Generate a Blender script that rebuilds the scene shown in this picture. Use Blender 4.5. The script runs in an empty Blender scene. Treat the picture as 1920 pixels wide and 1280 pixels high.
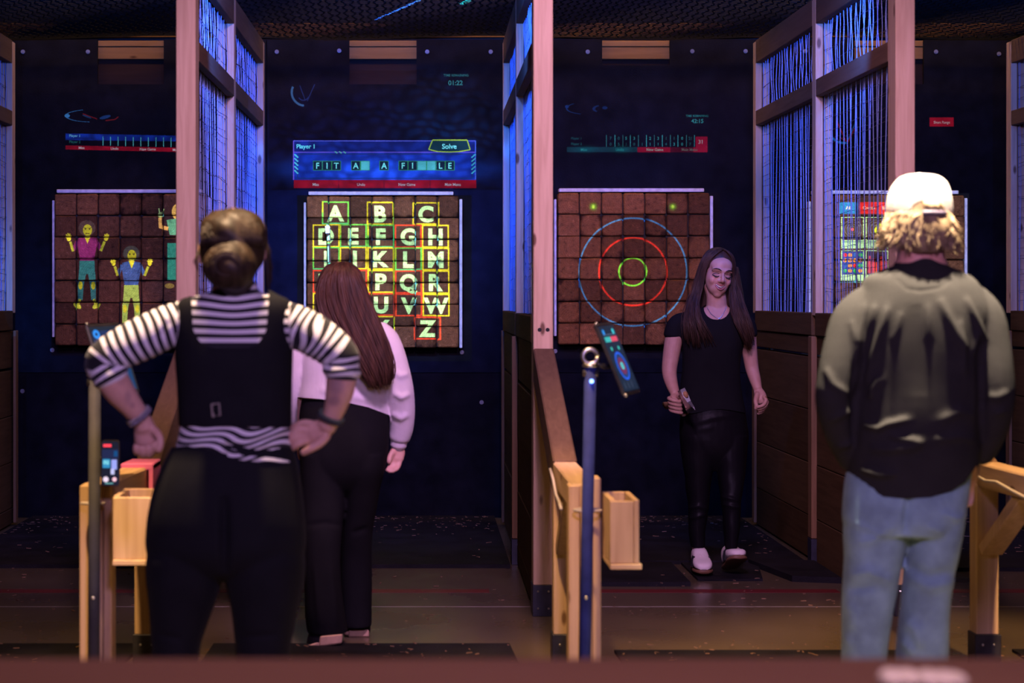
import bpy, bmesh, math, random
import numpy as np
from mathutils import Vector, Matrix

random.seed(7)
rng = np.random.default_rng(7)
S = bpy.context.scene
COL = S.collection

# ------------------------------------------------------------------ camera, world, lights, exposure
FPX, CX, CY, EYE = 3733.0, 775.0, 556.0, 1.40      # 70 mm lens in pixels of the 1920 frame, shifted view
cam_d = bpy.data.cameras.new('camera'); cam = bpy.data.objects.new('camera', cam_d); COL.objects.link(cam)
cam.location = (0, 0, EYE); cam.rotation_euler = (math.pi/2, 0, 0)
cam_d.sensor_width = 36.0; cam_d.lens = FPX/1920*36.0
cam_d.shift_x = (960-CX)/1920; cam_d.shift_y = -(640-CY)/1920
cam_d.clip_end = 60
cam_d.dof.use_dof = True; cam_d.dof.focus_distance = 11.0; cam_d.dof.aperture_fstop = 3.2
S.camera = cam

w = bpy.data.worlds.new('world'); S.world = w; w.use_nodes = True
w.node_tree.nodes['Background'].inputs[0].default_value = (0.35, 0.30, 0.55, 1)
w.node_tree.nodes['Background'].inputs[1].default_value = 0.0035

S.view_settings.view_transform = 'Standard'; S.view_settings.look = 'None'
S.view_settings.exposure = 0.0; S.view_settings.gamma = 1.0
S.view_settings.use_curve_mapping = False
S.cycles.max_bounces = 5; S.cycles.diffuse_bounces = 2; S.cycles.glossy_bounces = 3
S.cycles.transparent_max_bounces = 6; S.cycles.caustics_reflective = False; S.cycles.caustics_refractive = False

def lamp(name, kind, loc, target, energy, color, size=0.2, angle=60, blend=0.4, size_y=None):
    d = bpy.data.lights.new(name, kind); o = bpy.data.objects.new(name, d); COL.objects.link(o)
    o.location = loc; d.energy = energy; d.color = color
    if target is not None:
        o.rotation_euler = (Vector(target)-Vector(loc)).to_track_quat('-Z', 'Y').to_euler()
    if kind == 'SPOT':
        d.spot_size = math.radians(angle); d.spot_blend = blend; d.shadow_soft_size = size
    elif kind == 'AREA':
        d.size = size
        if size_y: d.shape = 'RECTANGLE'; d.size_y = size_y
    else: d.shadow_soft_size = size
    return o

# lilac wash on the posts, lilac fill added for the people, warm downlights over the throwers' stands, added blue fill over the lanes
LILAC = (0.68, 0.43, 1.0)
lamp('lilac_wash_light', 'SPOT', (0.55, 5.0, 3.8), (0.55, 8.8, 1.75), 760, (0.84, 0.46, 0.95), 0.25, 58, 0.4)
lamp('lilac_fill_light', 'SPOT', (0.3, 0.8, 3.0), (0.4, 6.0, 0.7), 540, LILAC, 0.3, 80, 0.5)
WARM = (1.0, 0.57, 0.23)
lamp('warm_spot_light', 'SPOT', (-1.30, 5.30, 3.6), (-1.12, 6.60, 0.5), 760, WARM, 0.07, 30, 0.6)
lamp('warm_spot_light', 'SPOT', (-0.50, 5.50, 3.7), (-0.50, 5.55, 1.2), 1100, (1.0, 0.68, 0.40), 0.07, 40, 0.6)
lamp('warm_spot_light', 'SPOT', (-0.05, 5.60, 3.5), (0.53, 6.85, 0.7), 560, WARM, 0.07, 28, 0.6)
lamp('warm_spot_light', 'SPOT', (1.40, 5.46, 3.6), (1.42, 5.62, 1.2), 4300, (1.0, 0.82, 0.60), 0.06, 36, 0.5)
lamp('warm_spot_light', 'SPOT', (2.45, 5.00, 3.6), (2.2, 7.1, 0.5), 1150, WARM, 0.07, 32, 0.6)
lamp('warm_spot_light', 'SPOT', (0.5, 1.6, 3.6), (0.5, 2.3, 0.9), 130, (1.0, 0.62, 0.40), 0.3, 90, 0.6)  # added only to brighten the ledge
lamp('warm_spot_light', 'SPOT', (1.30, 7.3, 3.9), (1.30, 7.65, 0.0), 190, WARM, 0.2, 46, 0.9)
lamp('warm_spot_light', 'SPOT', (-0.30, 7.3, 3.9), (-0.30, 7.65, 0.0), 170, WARM, 0.2, 46, 0.9)
lamp('warm_spot_light', 'SPOT', (-2.00, 7.3, 3.9), (-2.00, 7.65, 0.0), 170, WARM, 0.2, 46, 0.9)
for xc in (-1.75, -0.2, 1.36, 2.95):
    lamp('blue_fill_light', 'SPOT', (xc, 8.50, 2.95), (xc, 12.0, 2.35), 1300, (0.035, 0.15, 1.0), 0.05, 84, 0.7)  # added spot by each projector, standing in for its blue spill
for xc in (-2.20, -1.32, -0.68, 0.27, 0.86, 1.85, 2.46, 3.42):
    lamp('blue_fill_light', 'SPOT', (xc, 8.92, 2.80), (xc, 11.4, 2.05), 95, (0.035, 0.15, 1.0), 0.04, 92, 0.6)  # added close to the partitions to turn the mesh wires blue
lamp('warm_strip_light', 'AREA', (0.6, 12.3, 3.75), (0.6, 12.70, 3.0), 60, (1.0, 0.55, 0.2), 7.0, size_y=0.1)

# ------------------------------------------------------------------ helpers
def X(px, Y): return (px-CX)*Y/FPX
def Z(py, Y): return EYE-(py-CY)*Y/FPX
def P(px, py, Y): return np.array((X(px, Y), Y, Z(py, Y)))

def tag(o, label=None, cat=None, group=None, kind=None):
    if label: o['label'] = label
    if cat: o['category'] = cat
    if group: o['group'] = group
    if kind: o['kind'] = kind
    return o

def wloc(o):
    v = Vector((0, 0, 0))
    while o is not None: v += o.location; o = o.parent
    return v

def empty(name, loc, label=None, cat=None, group=None):
    o = bpy.data.objects.new(name, None); COL.objects.link(o); o.location = loc
    o.empty_display_size = 0.05
    return tag(o, label, cat, group)

def link(name, me, m=None, parent=None, loc=None):
    o = bpy.data.objects.new(name, me); COL.objects.link(o)
    if m is not None and not me.materials: me.materials.append(m)
    if parent is not None: o.parent = parent
    if loc is not None:
        o.location = Vector(loc) - (wloc(parent) if parent is not None else Vector((0, 0, 0)))
    return o

def from_vf(name, V, Fc, m, parent=None, smooth=False, origin=None):
    """mesh object from world-space vertices; origin = world location of the object's own origin"""
    V = np.asarray(V, float)
    base = wloc(parent) if parent is not None else Vector((0, 0, 0))
    if origin is None: origin = base if parent is not None else Vector(V.mean(0))
    origin = Vector(origin)
    me = bpy.data.meshes.new(name)
    me.from_pydata((V-np.array(origin)).tolist(), [], Fc)
    if smooth: me.polygons.foreach_set('use_smooth', np.ones(len(me.polygons), bool))
    me.update()
    if m is not None: me.materials.append(m)
    o = bpy.data.objects.new(name, me); COL.objects.link(o)
    if parent is not None: o.parent = parent
    o.location = origin-base
    return o

class MB:
    """collects boxes, tubes and prisms in world space"""
    def __init__(s): s.V = []; s.F = []
    def add(s, V, Fc):
        n = len(s.V); s.V += [tuple(map(float, v)) for v in V]; s.F += [tuple(i+n for i in f) for f in Fc]; return s
    def hexa(s, c, bevel=0.003):
        """c: 8 corners, bottom ring of four then top ring of four"""
        bm = bmesh.new(); vs = [bm.verts.new(Vector(p)) for p in c]
        for f in ((0, 3, 2, 1), (4, 5, 6, 7), (0, 1, 5, 4), (1, 2, 6, 5), (2, 3, 7, 6), (3, 0, 4, 7)):
            bm.faces.new([vs[i] for i in f])
        if bevel: bmesh.ops.bevel(bm, geom=list(bm.edges), offset=bevel, segments=1, affect='EDGES', profile=0.5)
        bm.verts.index_update()
        s.add([v.co for v in bm.verts], [[v.index for v in f.verts] for f in bm.faces]); bm.free(); return s
    def box(s, x0, x1, y0, y1, z0, z1, bevel=0.003, sk=None):
        k = sk or (lambda y: 0.0)
        return s.hexa([(x0+k(y0), y0, z0), (x1+k(y0), y0, z0), (x1+k(y1), y1, z0), (x0+k(y1), y1, z0),
                       (x0+k(y0), y0, z1), (x1+k(y0), y0, z1), (x1+k(y1), y1, z1), (x0+k(y1), y1, z1)], bevel)
    def tube(s, pts, r, n=6, cap=True, flat=None):
        pts = [np.array(p, float) for p in pts]; m = len(pts)
        rr = r if hasattr(r, '__len__') else [r]*m
        V = []; Fc = []; ref = None
        for i in range(m):
            t = pts[min(i+1, m-1)]-pts[max(i-1, 0)]; t = t/(np.linalg.norm(t)+1e-12)
            if ref is None: ref = np.array((0, 0, 1.)) if abs(t[2]) < .9 else np.array((1., 0, 0))
            a = np.cross(t, ref); a /= np.linalg.norm(a)+1e-12; b = np.cross(a, t); ref = b
            for k in range(n):
                an = 2*math.pi*(k+.5)/n
                V.append(pts[i]+a*math.cos(an)*rr[i]+b*math.sin(an)*rr[i]*(flat or 1))
        for i in range(m-1):
            for k in range(n):
                Fc.append((i*n+k, i*n+(k+1) % n, (i+1)*n+(k+1) % n, (i+1)*n+k))
        if cap: Fc.append(tuple(range(n-1, -1, -1))); Fc.append(tuple((m-1)*n+k for k in range(n)))
        return s.add(V, Fc)
    def cyl(s, c0, c1, r, n=16): return s.tube([c0, c1], r, n)
    def torus(s, c, ax1, ax2, R, r, n=20, k=6, a0=0, a1=2*math.pi):
        ax1 = np.array(ax1, float); ax2 = np.array(ax2, float)
        return s.tube([np.array(c)+R*(ax1*math.cos(a)+ax2*math.sin(a)) for a in np.linspace(a0, a1, n)], r, k)
    def ball(s, c, r, n=12, m=8):
        c = np.array(c, float); r = np.array(r if hasattr(r, '__len__') else (r, r, r), float)
        V = [c+(0, 0, r[2])]; Fc = []
        for i in range(1, m):
            th = math.pi*i/m
            for k in range(n):
                ph = 2*math.pi*k/n; V.append(c+r*np.array((math.sin(th)*math.cos(ph), math.sin(th)*math.sin(ph), math.cos(th))))
        V.append(c-(0, 0, r[2]))
        for k in range(n): Fc.append((0, 1+k, 1+(k+1) % n))
        for i in range(m-2):
            for k in range(n): Fc.append((1+i*n+k, 1+(i+1)*n+k, 1+(i+1)*n+(k+1) % n, 1+i*n+(k+1) % n))
        e = len(V)-1
        for k in range(n): Fc.append((e, 1+(m-2)*n+(k+1) % n, 1+(m-2)*n+k))
        return s.add(V, Fc)
    def build(s, name, m, parent=None, smooth=False, origin=None):
        return from_vf(name, s.V, s.F, m, parent, smooth, origin)

# ------------------------------------------------------------------ materials
def newmat(name):
    m = bpy.data.materials.new(name); m.use_nodes = True
    nt = m.node_tree; b = nt.nodes['Principled BSDF']
    return m, nt, b
def N(nt, t, **kw):
    n = nt.nodes.new(t)
    for k, v in kw.items():
        if k.startswith('i_'): n.inputs[k[2:].replace('_', ' ')].default_value = v
        else: setattr(n, k, v)
    return n
def ramp(nt, fac, stops, interp='LINEAR'):
    r = nt.nodes.new('ShaderNodeValToRGB'); r.color_ramp.interpolation = interp
    e = r.color_ramp.elements
    while len(e) < len(stops): e.new(0.5)
    for i, (p, c) in enumerate(stops): e[i].position = p; e[i].color = (c[0], c[1], c[2], 1)
    nt.links.new(fac, r.inputs[0]); return r.outputs[0]
def bump(nt, b, h, strength, dist=0.01):
    n = N(nt, 'ShaderNodeBump'); n.inputs['Strength'].default_value = strength; n.inputs['Distance'].default_value = dist
    nt.links.new(h, n.inputs['Height']); nt.links.new(n.outputs[0], b.inputs['Normal'])
def coords(nt, scale=(1, 1, 1), rand=True):
    tc = N(nt, 'ShaderNodeTexCoord'); mp = N(nt, 'ShaderNodeMapping'); mp.inputs['Scale'].default_value = scale
    nt.links.new(tc.outputs['Object'], mp.inputs[0])
    if rand:
        oi = N(nt, 'ShaderNodeObjectInfo'); mu = N(nt, 'ShaderNodeVectorMath', operation='SCALE'); mu.inputs[0].default_value = (37, 53, 71)
        nt.links.new(oi.outputs['Random'], mu.inputs['Scale']); nt.links.new(mu.outputs[0], mp.inputs['Location'])
    return mp.outputs[0]
def mat(name, c, rough=0.6, metal=0.0, noise=0.0, nscale=20, bmp=0.0, bscale=60, spec=0.5, sheen=0, coat=0):
    m, nt, b = newmat(name)
    b.inputs['Base Color'].default_value = (*c, 1); b.inputs['Roughness'].default_value = rough; b.inputs['Metallic'].default_value = metal
    b.inputs['Specular IOR Level'].default_value = spec; b.inputs['Sheen Weight'].default_value = sheen; b.inputs['Coat Weight'].default_value = coat
    if noise:
        n = N(nt, 'ShaderNodeTexNoise'); n.inputs['Scale'].default_value = nscale; n.inputs['Detail'].default_value = 4
        nt.links.new(coords(nt), n.inputs['Vector'])
        lo = tuple(max(0, x*(1-noise)) for x in c); hi = tuple(min(1, x*(1+noise)) for x in c)
        nt.links.new(ramp(nt, n.outputs['Fac'], [(0.3, lo), (0.7, hi)]), b.inputs['Base Color'])
    if bmp:
        n = N(nt, 'ShaderNodeTexNoise'); n.inputs['Scale'].default_value = bscale; n.inputs['Detail'].default_value = 3
        nt.links.new(coords(nt), n.inputs['Vector']); bump(nt, b, n.outputs['Fac'], bmp)
    return m
def wood(name, axis, lo, hi, knots=True, rough=0.6, var=0.12):
    m, nt, b = newmat(name); b.inputs['Roughness'].default_value = rough; b.inputs['Specular IOR Level'].default_value = 0.3
    sc = [26, 26, 26]; sc[axis] = 1.6
    n = N(nt, 'ShaderNodeTexNoise'); n.inputs['Scale'].default_value = 1.6; n.inputs['Detail'].default_value = 5; n.inputs['Distortion'].default_value = 0.6
    nt.links.new(coords(nt, sc), n.inputs['Vector'])
    col = ramp(nt, n.outputs['Fac'], [(0.28, lo), (0.5, [(a+b_)/2 for a, b_ in zip(lo, hi)]), (0.72, hi)])
    oi = N(nt, 'ShaderNodeObjectInfo'); mr = N(nt, 'ShaderNodeMapRange'); mr.inputs[3].default_value = 1-var; mr.inputs[4].default_value = 1+var
    nt.links.new(oi.outputs['Random'], mr.inputs[0])
    hs = N(nt, 'ShaderNodeHueSaturation'); nt.links.new(mr.outputs[0], hs.inputs['Value']); nt.links.new(col, hs.inputs['Color']); col = hs.outputs[0]
    if knots:
        sk = [11, 11, 11]; sk[axis] = 4.2
        v = N(nt, 'ShaderNodeTexVoronoi'); v.inputs['Scale'].default_value = 1.0; v.inputs['Randomness'].default_value = 1.0
        nt.links.new(coords(nt, sk), v.inputs['Vector'])
        k = ramp(nt, v.outputs['Distance'], [(0.085, (1, 1, 1)), (0.15, (0, 0, 0))])
        mx = N(nt, 'ShaderNodeMix', data_type='RGBA'); nt.links.new(k, mx.inputs[0]); nt.links.new(col, mx.inputs[6])
        mx.inputs[7].default_value = (lo[0]*.35, lo[1]*.28, lo[2]*.25, 1); col = mx.outputs[2]
    nt.links.new(col, b.inputs['Base Color']); bump(nt, b, n.outputs['Fac'], 0.25, 0.002)
    return m
PINE_LO, PINE_HI = (0.50, 0.33, 0.19), (0.66, 0.47, 0.29)
M = {}
for ax, k in ((0, 'x'), (1, 'y'), (2, 'z')):
    M['pine_'+k] = wood('pine_'+k, ax, PINE_LO, PINE_HI)
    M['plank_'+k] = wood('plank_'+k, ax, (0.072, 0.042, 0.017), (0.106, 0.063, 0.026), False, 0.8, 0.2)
M['rail_y'] = wood('rail_y', 1, (0.12, 0.068, 0.035), (0.17, 0.10, 0.052), False, 0.75)
M['header_x'] = wood('header_x', 0, (0.20, 0.105, 0.035), (0.27, 0.145, 0.052), True)
M['header_dark'] = wood('header_dark', 0, (0.026, 0.013, 0.008), (0.038, 0.019, 0.012), False)
for k_ in ('header_x', 'header_dark', 'plank_y'): M[k_].node_tree.nodes['Principled BSDF'].inputs['Specular IOR Level'].default_value = 0.05
M['rubber'] = mat('rubber', (0.0065, 0.0062, 0.0085), 0.85, noise=0.4, nscale=9, bmp=0.15, bscale=150, spec=0.08)
M['floor_mat'] = mat('floor_mat', (0.009, 0.008, 0.010), 0.7, noise=0.5, nscale=6, bmp=0.3, bscale=120, spec=0.15)
M['black'] = mat('black', (0.01, 0.01, 0.01), 0.8)
M['steel_black'] = mat('steel_black', (0.03, 0.03, 0.045), 0.45, 0.3, noise=0.3)
M['steel'] = mat('steel', (0.62, 0.62, 0.64), 0.32, 1.0)
M['galv'] = mat('galv', (0.042, 0.046, 0.066), 0.75, 0.0, noise=0.25, nscale=14)
M['wire'] = mat('wire', (0.20, 0.27, 0.50), 0.5, 0.2)  # blue lane light is partly put into the wire colour
M['white_strip'] = mat('white_strip', (0.62, 0.58, 0.60), 0.7, noise=0.2, nscale=30)
M['net'] = mat('net', (0.010, 0.010, 0.010), 0.85, spec=0.1)
M['wire_shaded'] = mat('wire_shaded', (0.07, 0.06, 0.06), 0.7, 0.2)  # darker copy for cross wires, their lack of light put into the colour
M['pole_blue_lit'] = mat('pole_blue_lit', (0.030, 0.045, 0.22), 0.75, 0.0, noise=.3, nscale=12, spec=.2)  # blue light falling on the pole is put into its colour
M['batten'] = wood('batten', 2, (.16, .085, .032), (.25, .135, .055), False, .7)

def endgrain():
    m, nt, b = newmat('endgrain'); b.inputs['Roughness'].default_value = 0.8; b.inputs['Specular IOR Level'].default_value = 0.15
    oi = N(nt, 'ShaderNodeObjectInfo')
    v = coords(nt, (1, 1, 1), rand=False)
    wn = N(nt, 'ShaderNodeTexWhiteNoise', noise_dimensions='1D'); nt.links.new(oi.outputs['Random'], wn.inputs['W'])
    off = N(nt, 'ShaderNodeVectorMath', operation='MULTIPLY_ADD'); nt.links.new(wn.outputs['Color'], off.inputs[0])
    off.inputs[1].default_value = (.16, 0, .16); off.inputs[2].default_value = (-.08, 0, -.08)
    ad = N(nt, 'ShaderNodeVectorMath', operation='ADD'); nt.links.new(v, ad.inputs[0]); nt.links.new(off.outputs[0], ad.inputs[1])
    wv = N(nt, 'ShaderNodeTexWave', wave_type='RINGS', rings_direction='Y'); wv.inputs['Scale'].default_value = 26; wv.inputs['Distortion'].default_value = 5.0
    wv.inputs['Detail'].default_value = 3; wv.inputs['Detail Scale'].default_value = 2.5
    nt.links.new(ad.outputs[0], wv.inputs['Vector'])
    ns = N(nt, 'ShaderNodeTexNoise'); ns.inputs['Scale'].default_value = 38; ns.inputs['Detail'].default_value = 6; ns.inputs['Roughness'].default_value = .7
    nt.links.new(coords(nt), ns.inputs['Vector'])
    c1 = ramp(nt, wv.outputs['Fac'], [(0, (0.185, 0.088, 0.048)), (1, (0.215, 0.108, 0.062))])
    c2 = ramp(nt, ns.outputs['Fac'], [(0.28, (0.20, 0.18, 0.18)), (0.42, (0.75, .75, .75)), (0.60, (1, 1, 1)), (0.72, (1.9, 2.0, 2.1))])
    mx = N(nt, 'ShaderNodeMix', data_type='RGBA', blend_type='MULTIPLY'); mx.inputs[0].default_value = 1
    nt.links.new(c1, mx.inputs[6]); nt.links.new(c2, mx.inputs[7])
    hs = N(nt, 'ShaderNodeHueSaturation'); nt.links.new(mx.outputs[2], hs.inputs['Color'])
    mr = N(nt, 'ShaderNodeMapRange'); nt.links.new(oi.outputs['Random'], mr.inputs[0]); mr.inputs[3].default_value = .50; mr.inputs[4].default_value = 1.45
    nt.links.new(mr.outputs[0], hs.inputs['Value']); hs.inputs['Saturation'].default_value = 1.22
    # bark side and wane: the sawn face is round in places, black towards its corners
    oc = coords(nt, (1, 0, 1), rand=False); ln = N(nt, 'ShaderNodeVectorMath', operation='LENGTH'); nt.links.new(oc, ln.inputs[0])
    n3 = N(nt, 'ShaderNodeTexNoise'); n3.inputs['Scale'].default_value = 26; n3.inputs['Detail'].default_value = 5; nt.links.new(coords(nt), n3.inputs['Vector'])
    wb = N(nt, 'ShaderNodeMath', operation='MULTIPLY_ADD'); nt.links.new(n3.outputs['Fac'], wb.inputs[0]); wb.inputs[1].default_value = .085; nt.links.new(ln.outputs['Value'], wb.inputs[2])
    sh_ = N(nt, 'ShaderNodeMath', operation='MULTIPLY_ADD'); nt.links.new(wn.outputs['Value'], sh_.inputs[0]); sh_.inputs[1].default_value = .045; nt.links.new(wb.outputs[0], sh_.inputs[2])
    edge = ramp(nt, sh_.outputs[0], [(.138, (1, 1, 1)), (.165, (.20, .16, .14))])
    m3 = N(nt, 'ShaderNodeMix', data_type='RGBA', blend_type='MULTIPLY'); m3.inputs[0].default_value = 1; nt.links.new(hs.outputs[0], m3.inputs[6]); nt.links.new(edge, m3.inputs[7])
    nt.links.new(m3.outputs[2], b.inputs['Base Color'])
    # splits and axe scars
    vo = N(nt, 'ShaderNodeTexNoise'); vo.inputs['Scale'].default_value = 70; vo.inputs['Detail'].default_value = 4
    nt.links.new(coords(nt, (1, 1, .35)), vo.inputs['Vector'])
    bump(nt, b, vo.outputs['Fac'], 0.9, 0.006)
    return m
M['endgrain'] = endgrain()

def concrete():
    m, nt, b = newmat('concrete')
    n = N(nt, 'ShaderNodeTexNoise'); n.inputs['Scale'].default_value = 1.7; n.inputs['Detail'].default_value = 8; nt.links.new(coords(nt, rand=False), n.inputs['Vector'])
    nt.links.new(ramp(nt, n.outputs['Fac'], [(0.3, (0.092, 0.068, 0.034)), (0.7, (0.110, 0.082, 0.042))]), b.inputs['Base Color'])
    nt.links.new(ramp(nt, n.outputs['Fac'], [(0.3, (.24, .24, .24)), (0.7, (.34, .34, .34))]), b.inputs['Roughness'])
    b.inputs['Coat Weight'].default_value = 0.15; b.inputs['Coat Roughness'].default_value = 0.2
    n2 = N(nt, 'ShaderNodeTexNoise'); n2.inputs['Scale'].default_value = 9; nt.links.new(coords(nt, rand=False), n2.inputs['Vector'])
    bump(nt, b, n2.outputs['Fac'], 0.08, 0.01)
    return m
M['concrete'] = concrete()
def screen(name, c, strength=1.0):
    m, nt, b = newmat(name); b.inputs['Base Color'].default_value = (0.01, 0.01, 0.012, 1); b.inputs['Roughness'].default_value = 0.15
    b.inputs['Emission Color'].default_value = (*c, 1); b.inputs['Emission Strength'].default_value = strength
    return m
# ================================================================== the room
YW, YB = 12.62, 12.50          # faces of the rubber wall and of the timber boards
fl = MB().hexa([(-6, -1, -.1), (7, -1, -.1), (7, 13, -.1), (-6, 13, -.1), (-6, -1, 0), (7, -1, 0), (7, 13, 0), (-6, 13, 0)], 0).build('floor', M['concrete'])
tag(fl, kind='structure')
seam = MB(); seam.box(-6, 7, 8.99, 8.997, 0.0002, 0.0012, 0)
seam.build('joint', mat('joint', (0.30, 0.26, 0.21), .6), fl)
tape = MB(); tape.box(-2.4, 0.36, 9.42, 9.52, 0.0004, 0.0018, 0).build('floor_line', mat('red_tape', (0.13, 0.006, 0.008), .5), fl)
MB().box(0.66, 2.02, 9.42, 9.52, 0.0004, 0.0018, 0).build('floor_line', tape_m := bpy.data.materials['red_tape'], fl)
MB().box(2.26, 3.55, 9.42, 9.52, 0.0004, 0.0018, 0).build('floor_line', tape_m, fl)
tag(MB().box(-6, 7, -1, 13, 4.2, 4.3, 0).build('ceiling', M['black']), kind='structure')

wall = MB().box(-6, 7, 12.68, 12.9, 0, 4.2, 0).build('wall_back', M['black']); tag(wall, kind='structure')
rub = M['rubber']
def wallmat(px0, px1, py0, py1, y=YW, th=.022):
    MB().box(X(px0, y), X(px1, y), y, y+th, max(0.0, Z(py1, y)), Z(py0, y), .003).build('rubber_mat', rub, wall)
CAPS = [(183, 307), (655, 781), (1129, 1256), (1602, 1732)]
LANES = [(-6, 500), (500, 958), (958, 1436), (1436, 1915)]
for i, ((a, b_), (l, r)) in enumerate(zip(CAPS, LANES)):
    if i == 0: l = -20
    bot = 158 if i != 2 else 122
    q = [(l+1, 74), (a, 74), (a, bot), (b_, bot), (b_, 74), (r-1, 74), (r-1, 698), (l+1, 698)]
    k = len(q); V = [(X(x_, YW), y_, Z(z_, YW)) for y_ in (YW, YW+.022) for x_, z_ in q]
    me_ = from_vf('rubber_mat', V, [(0, 1, 2, 7), (7, 2, 3, 6), (3, 4, 5, 6), (15, 10, 9, 8), (14, 11, 10, 15), (14, 13, 12, 11)]+[(i_, k+i_, k+(i_+1) % k, (i_+1) % k) for i_ in range(k)], rub, wall)
    wallmat(l+9, r-1, 699, 972, YW+.006)
    m = MB().box(X(a-3, YW+.03), X(b_+3, YW+.03), YW+.026, YW+.055, Z(110, YW), Z(87, YW)); m.build('header_plank', M['header_x'], wall)
    m = MB().box(X(a-3, YW+.03), X(b_+3, YW+.03), YW+.022, YW+.055, Z(86.3, YW), Z(75, YW)); m.build('header_plank', M['header_x'], wall)
    m = MB().box(X(a-3, YW+.03), X(b_+3, YW+.03), YW+.04, YW+.055, Z(160, YW), Z(111, YW)); m.build('header_plank', M['header_dark'], wall)
for i in range(5):
    x0 = -2.7+i*1.35
    MB().box(x0, x0+1.345, 12.632, 12.67, 3.045, 3.135, .004).build('header_beam', M['header_x'], wall)
wm = mat('washer', (0.20, 0.20, 0.21), .5, .2)
for px, py in ((43, 97), (165, 97), (519, 97), (636, 95), (801, 97), (920, 97), (1102, 97), (1298, 96), (1398, 96), (1755, 97), (1873, 101), (98, 656), (866, 660), (1041, 658), (42, 733), (903, 754), (1510, 96)):
    c = P(px, py, YW); b = MB(); b.cyl(c+(0, .004, 0), c-(0, .003, 0), .0135, 14); b.cyl(c-(0, .003, 0), c-(0, .007, 0), .0065, 8)
    b.build('washer_bolt', wm, wall)

# ---- overhead net: strands of a real mesh lying on the partitions
m = MB()
zN = 3.035
for k, a in enumerate(np.arange(-6.6, 7.4, .045)):
    # each strand is a shallow zigzag so that neighbours close into diamonds
    ys = np.arange(10.6, 12.60, .1); s_ = 1 if k % 2 else -1
    if not (-2.9 < a < 4.3): continue
    m.tube([(a+s_*.013*(1 if j % 2 else -1), y, zN+.012*math.sin(a*3.1+y*2)) for j, y in enumerate(ys)], .0042, 4, False)
for y in np.arange(10.6, 12.6, .05):
    m.tube([(x, y, zN+.012*math.sin(x*3.1+y*2)) for x in np.arange(-2.9, 4.4, .3)], .0042, 4, False)
net = m.build('overhead_net', M['net']); tag(net, 'black safety netting stretched overhead above all the throwing lanes', 'net', kind='stuff')

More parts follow.
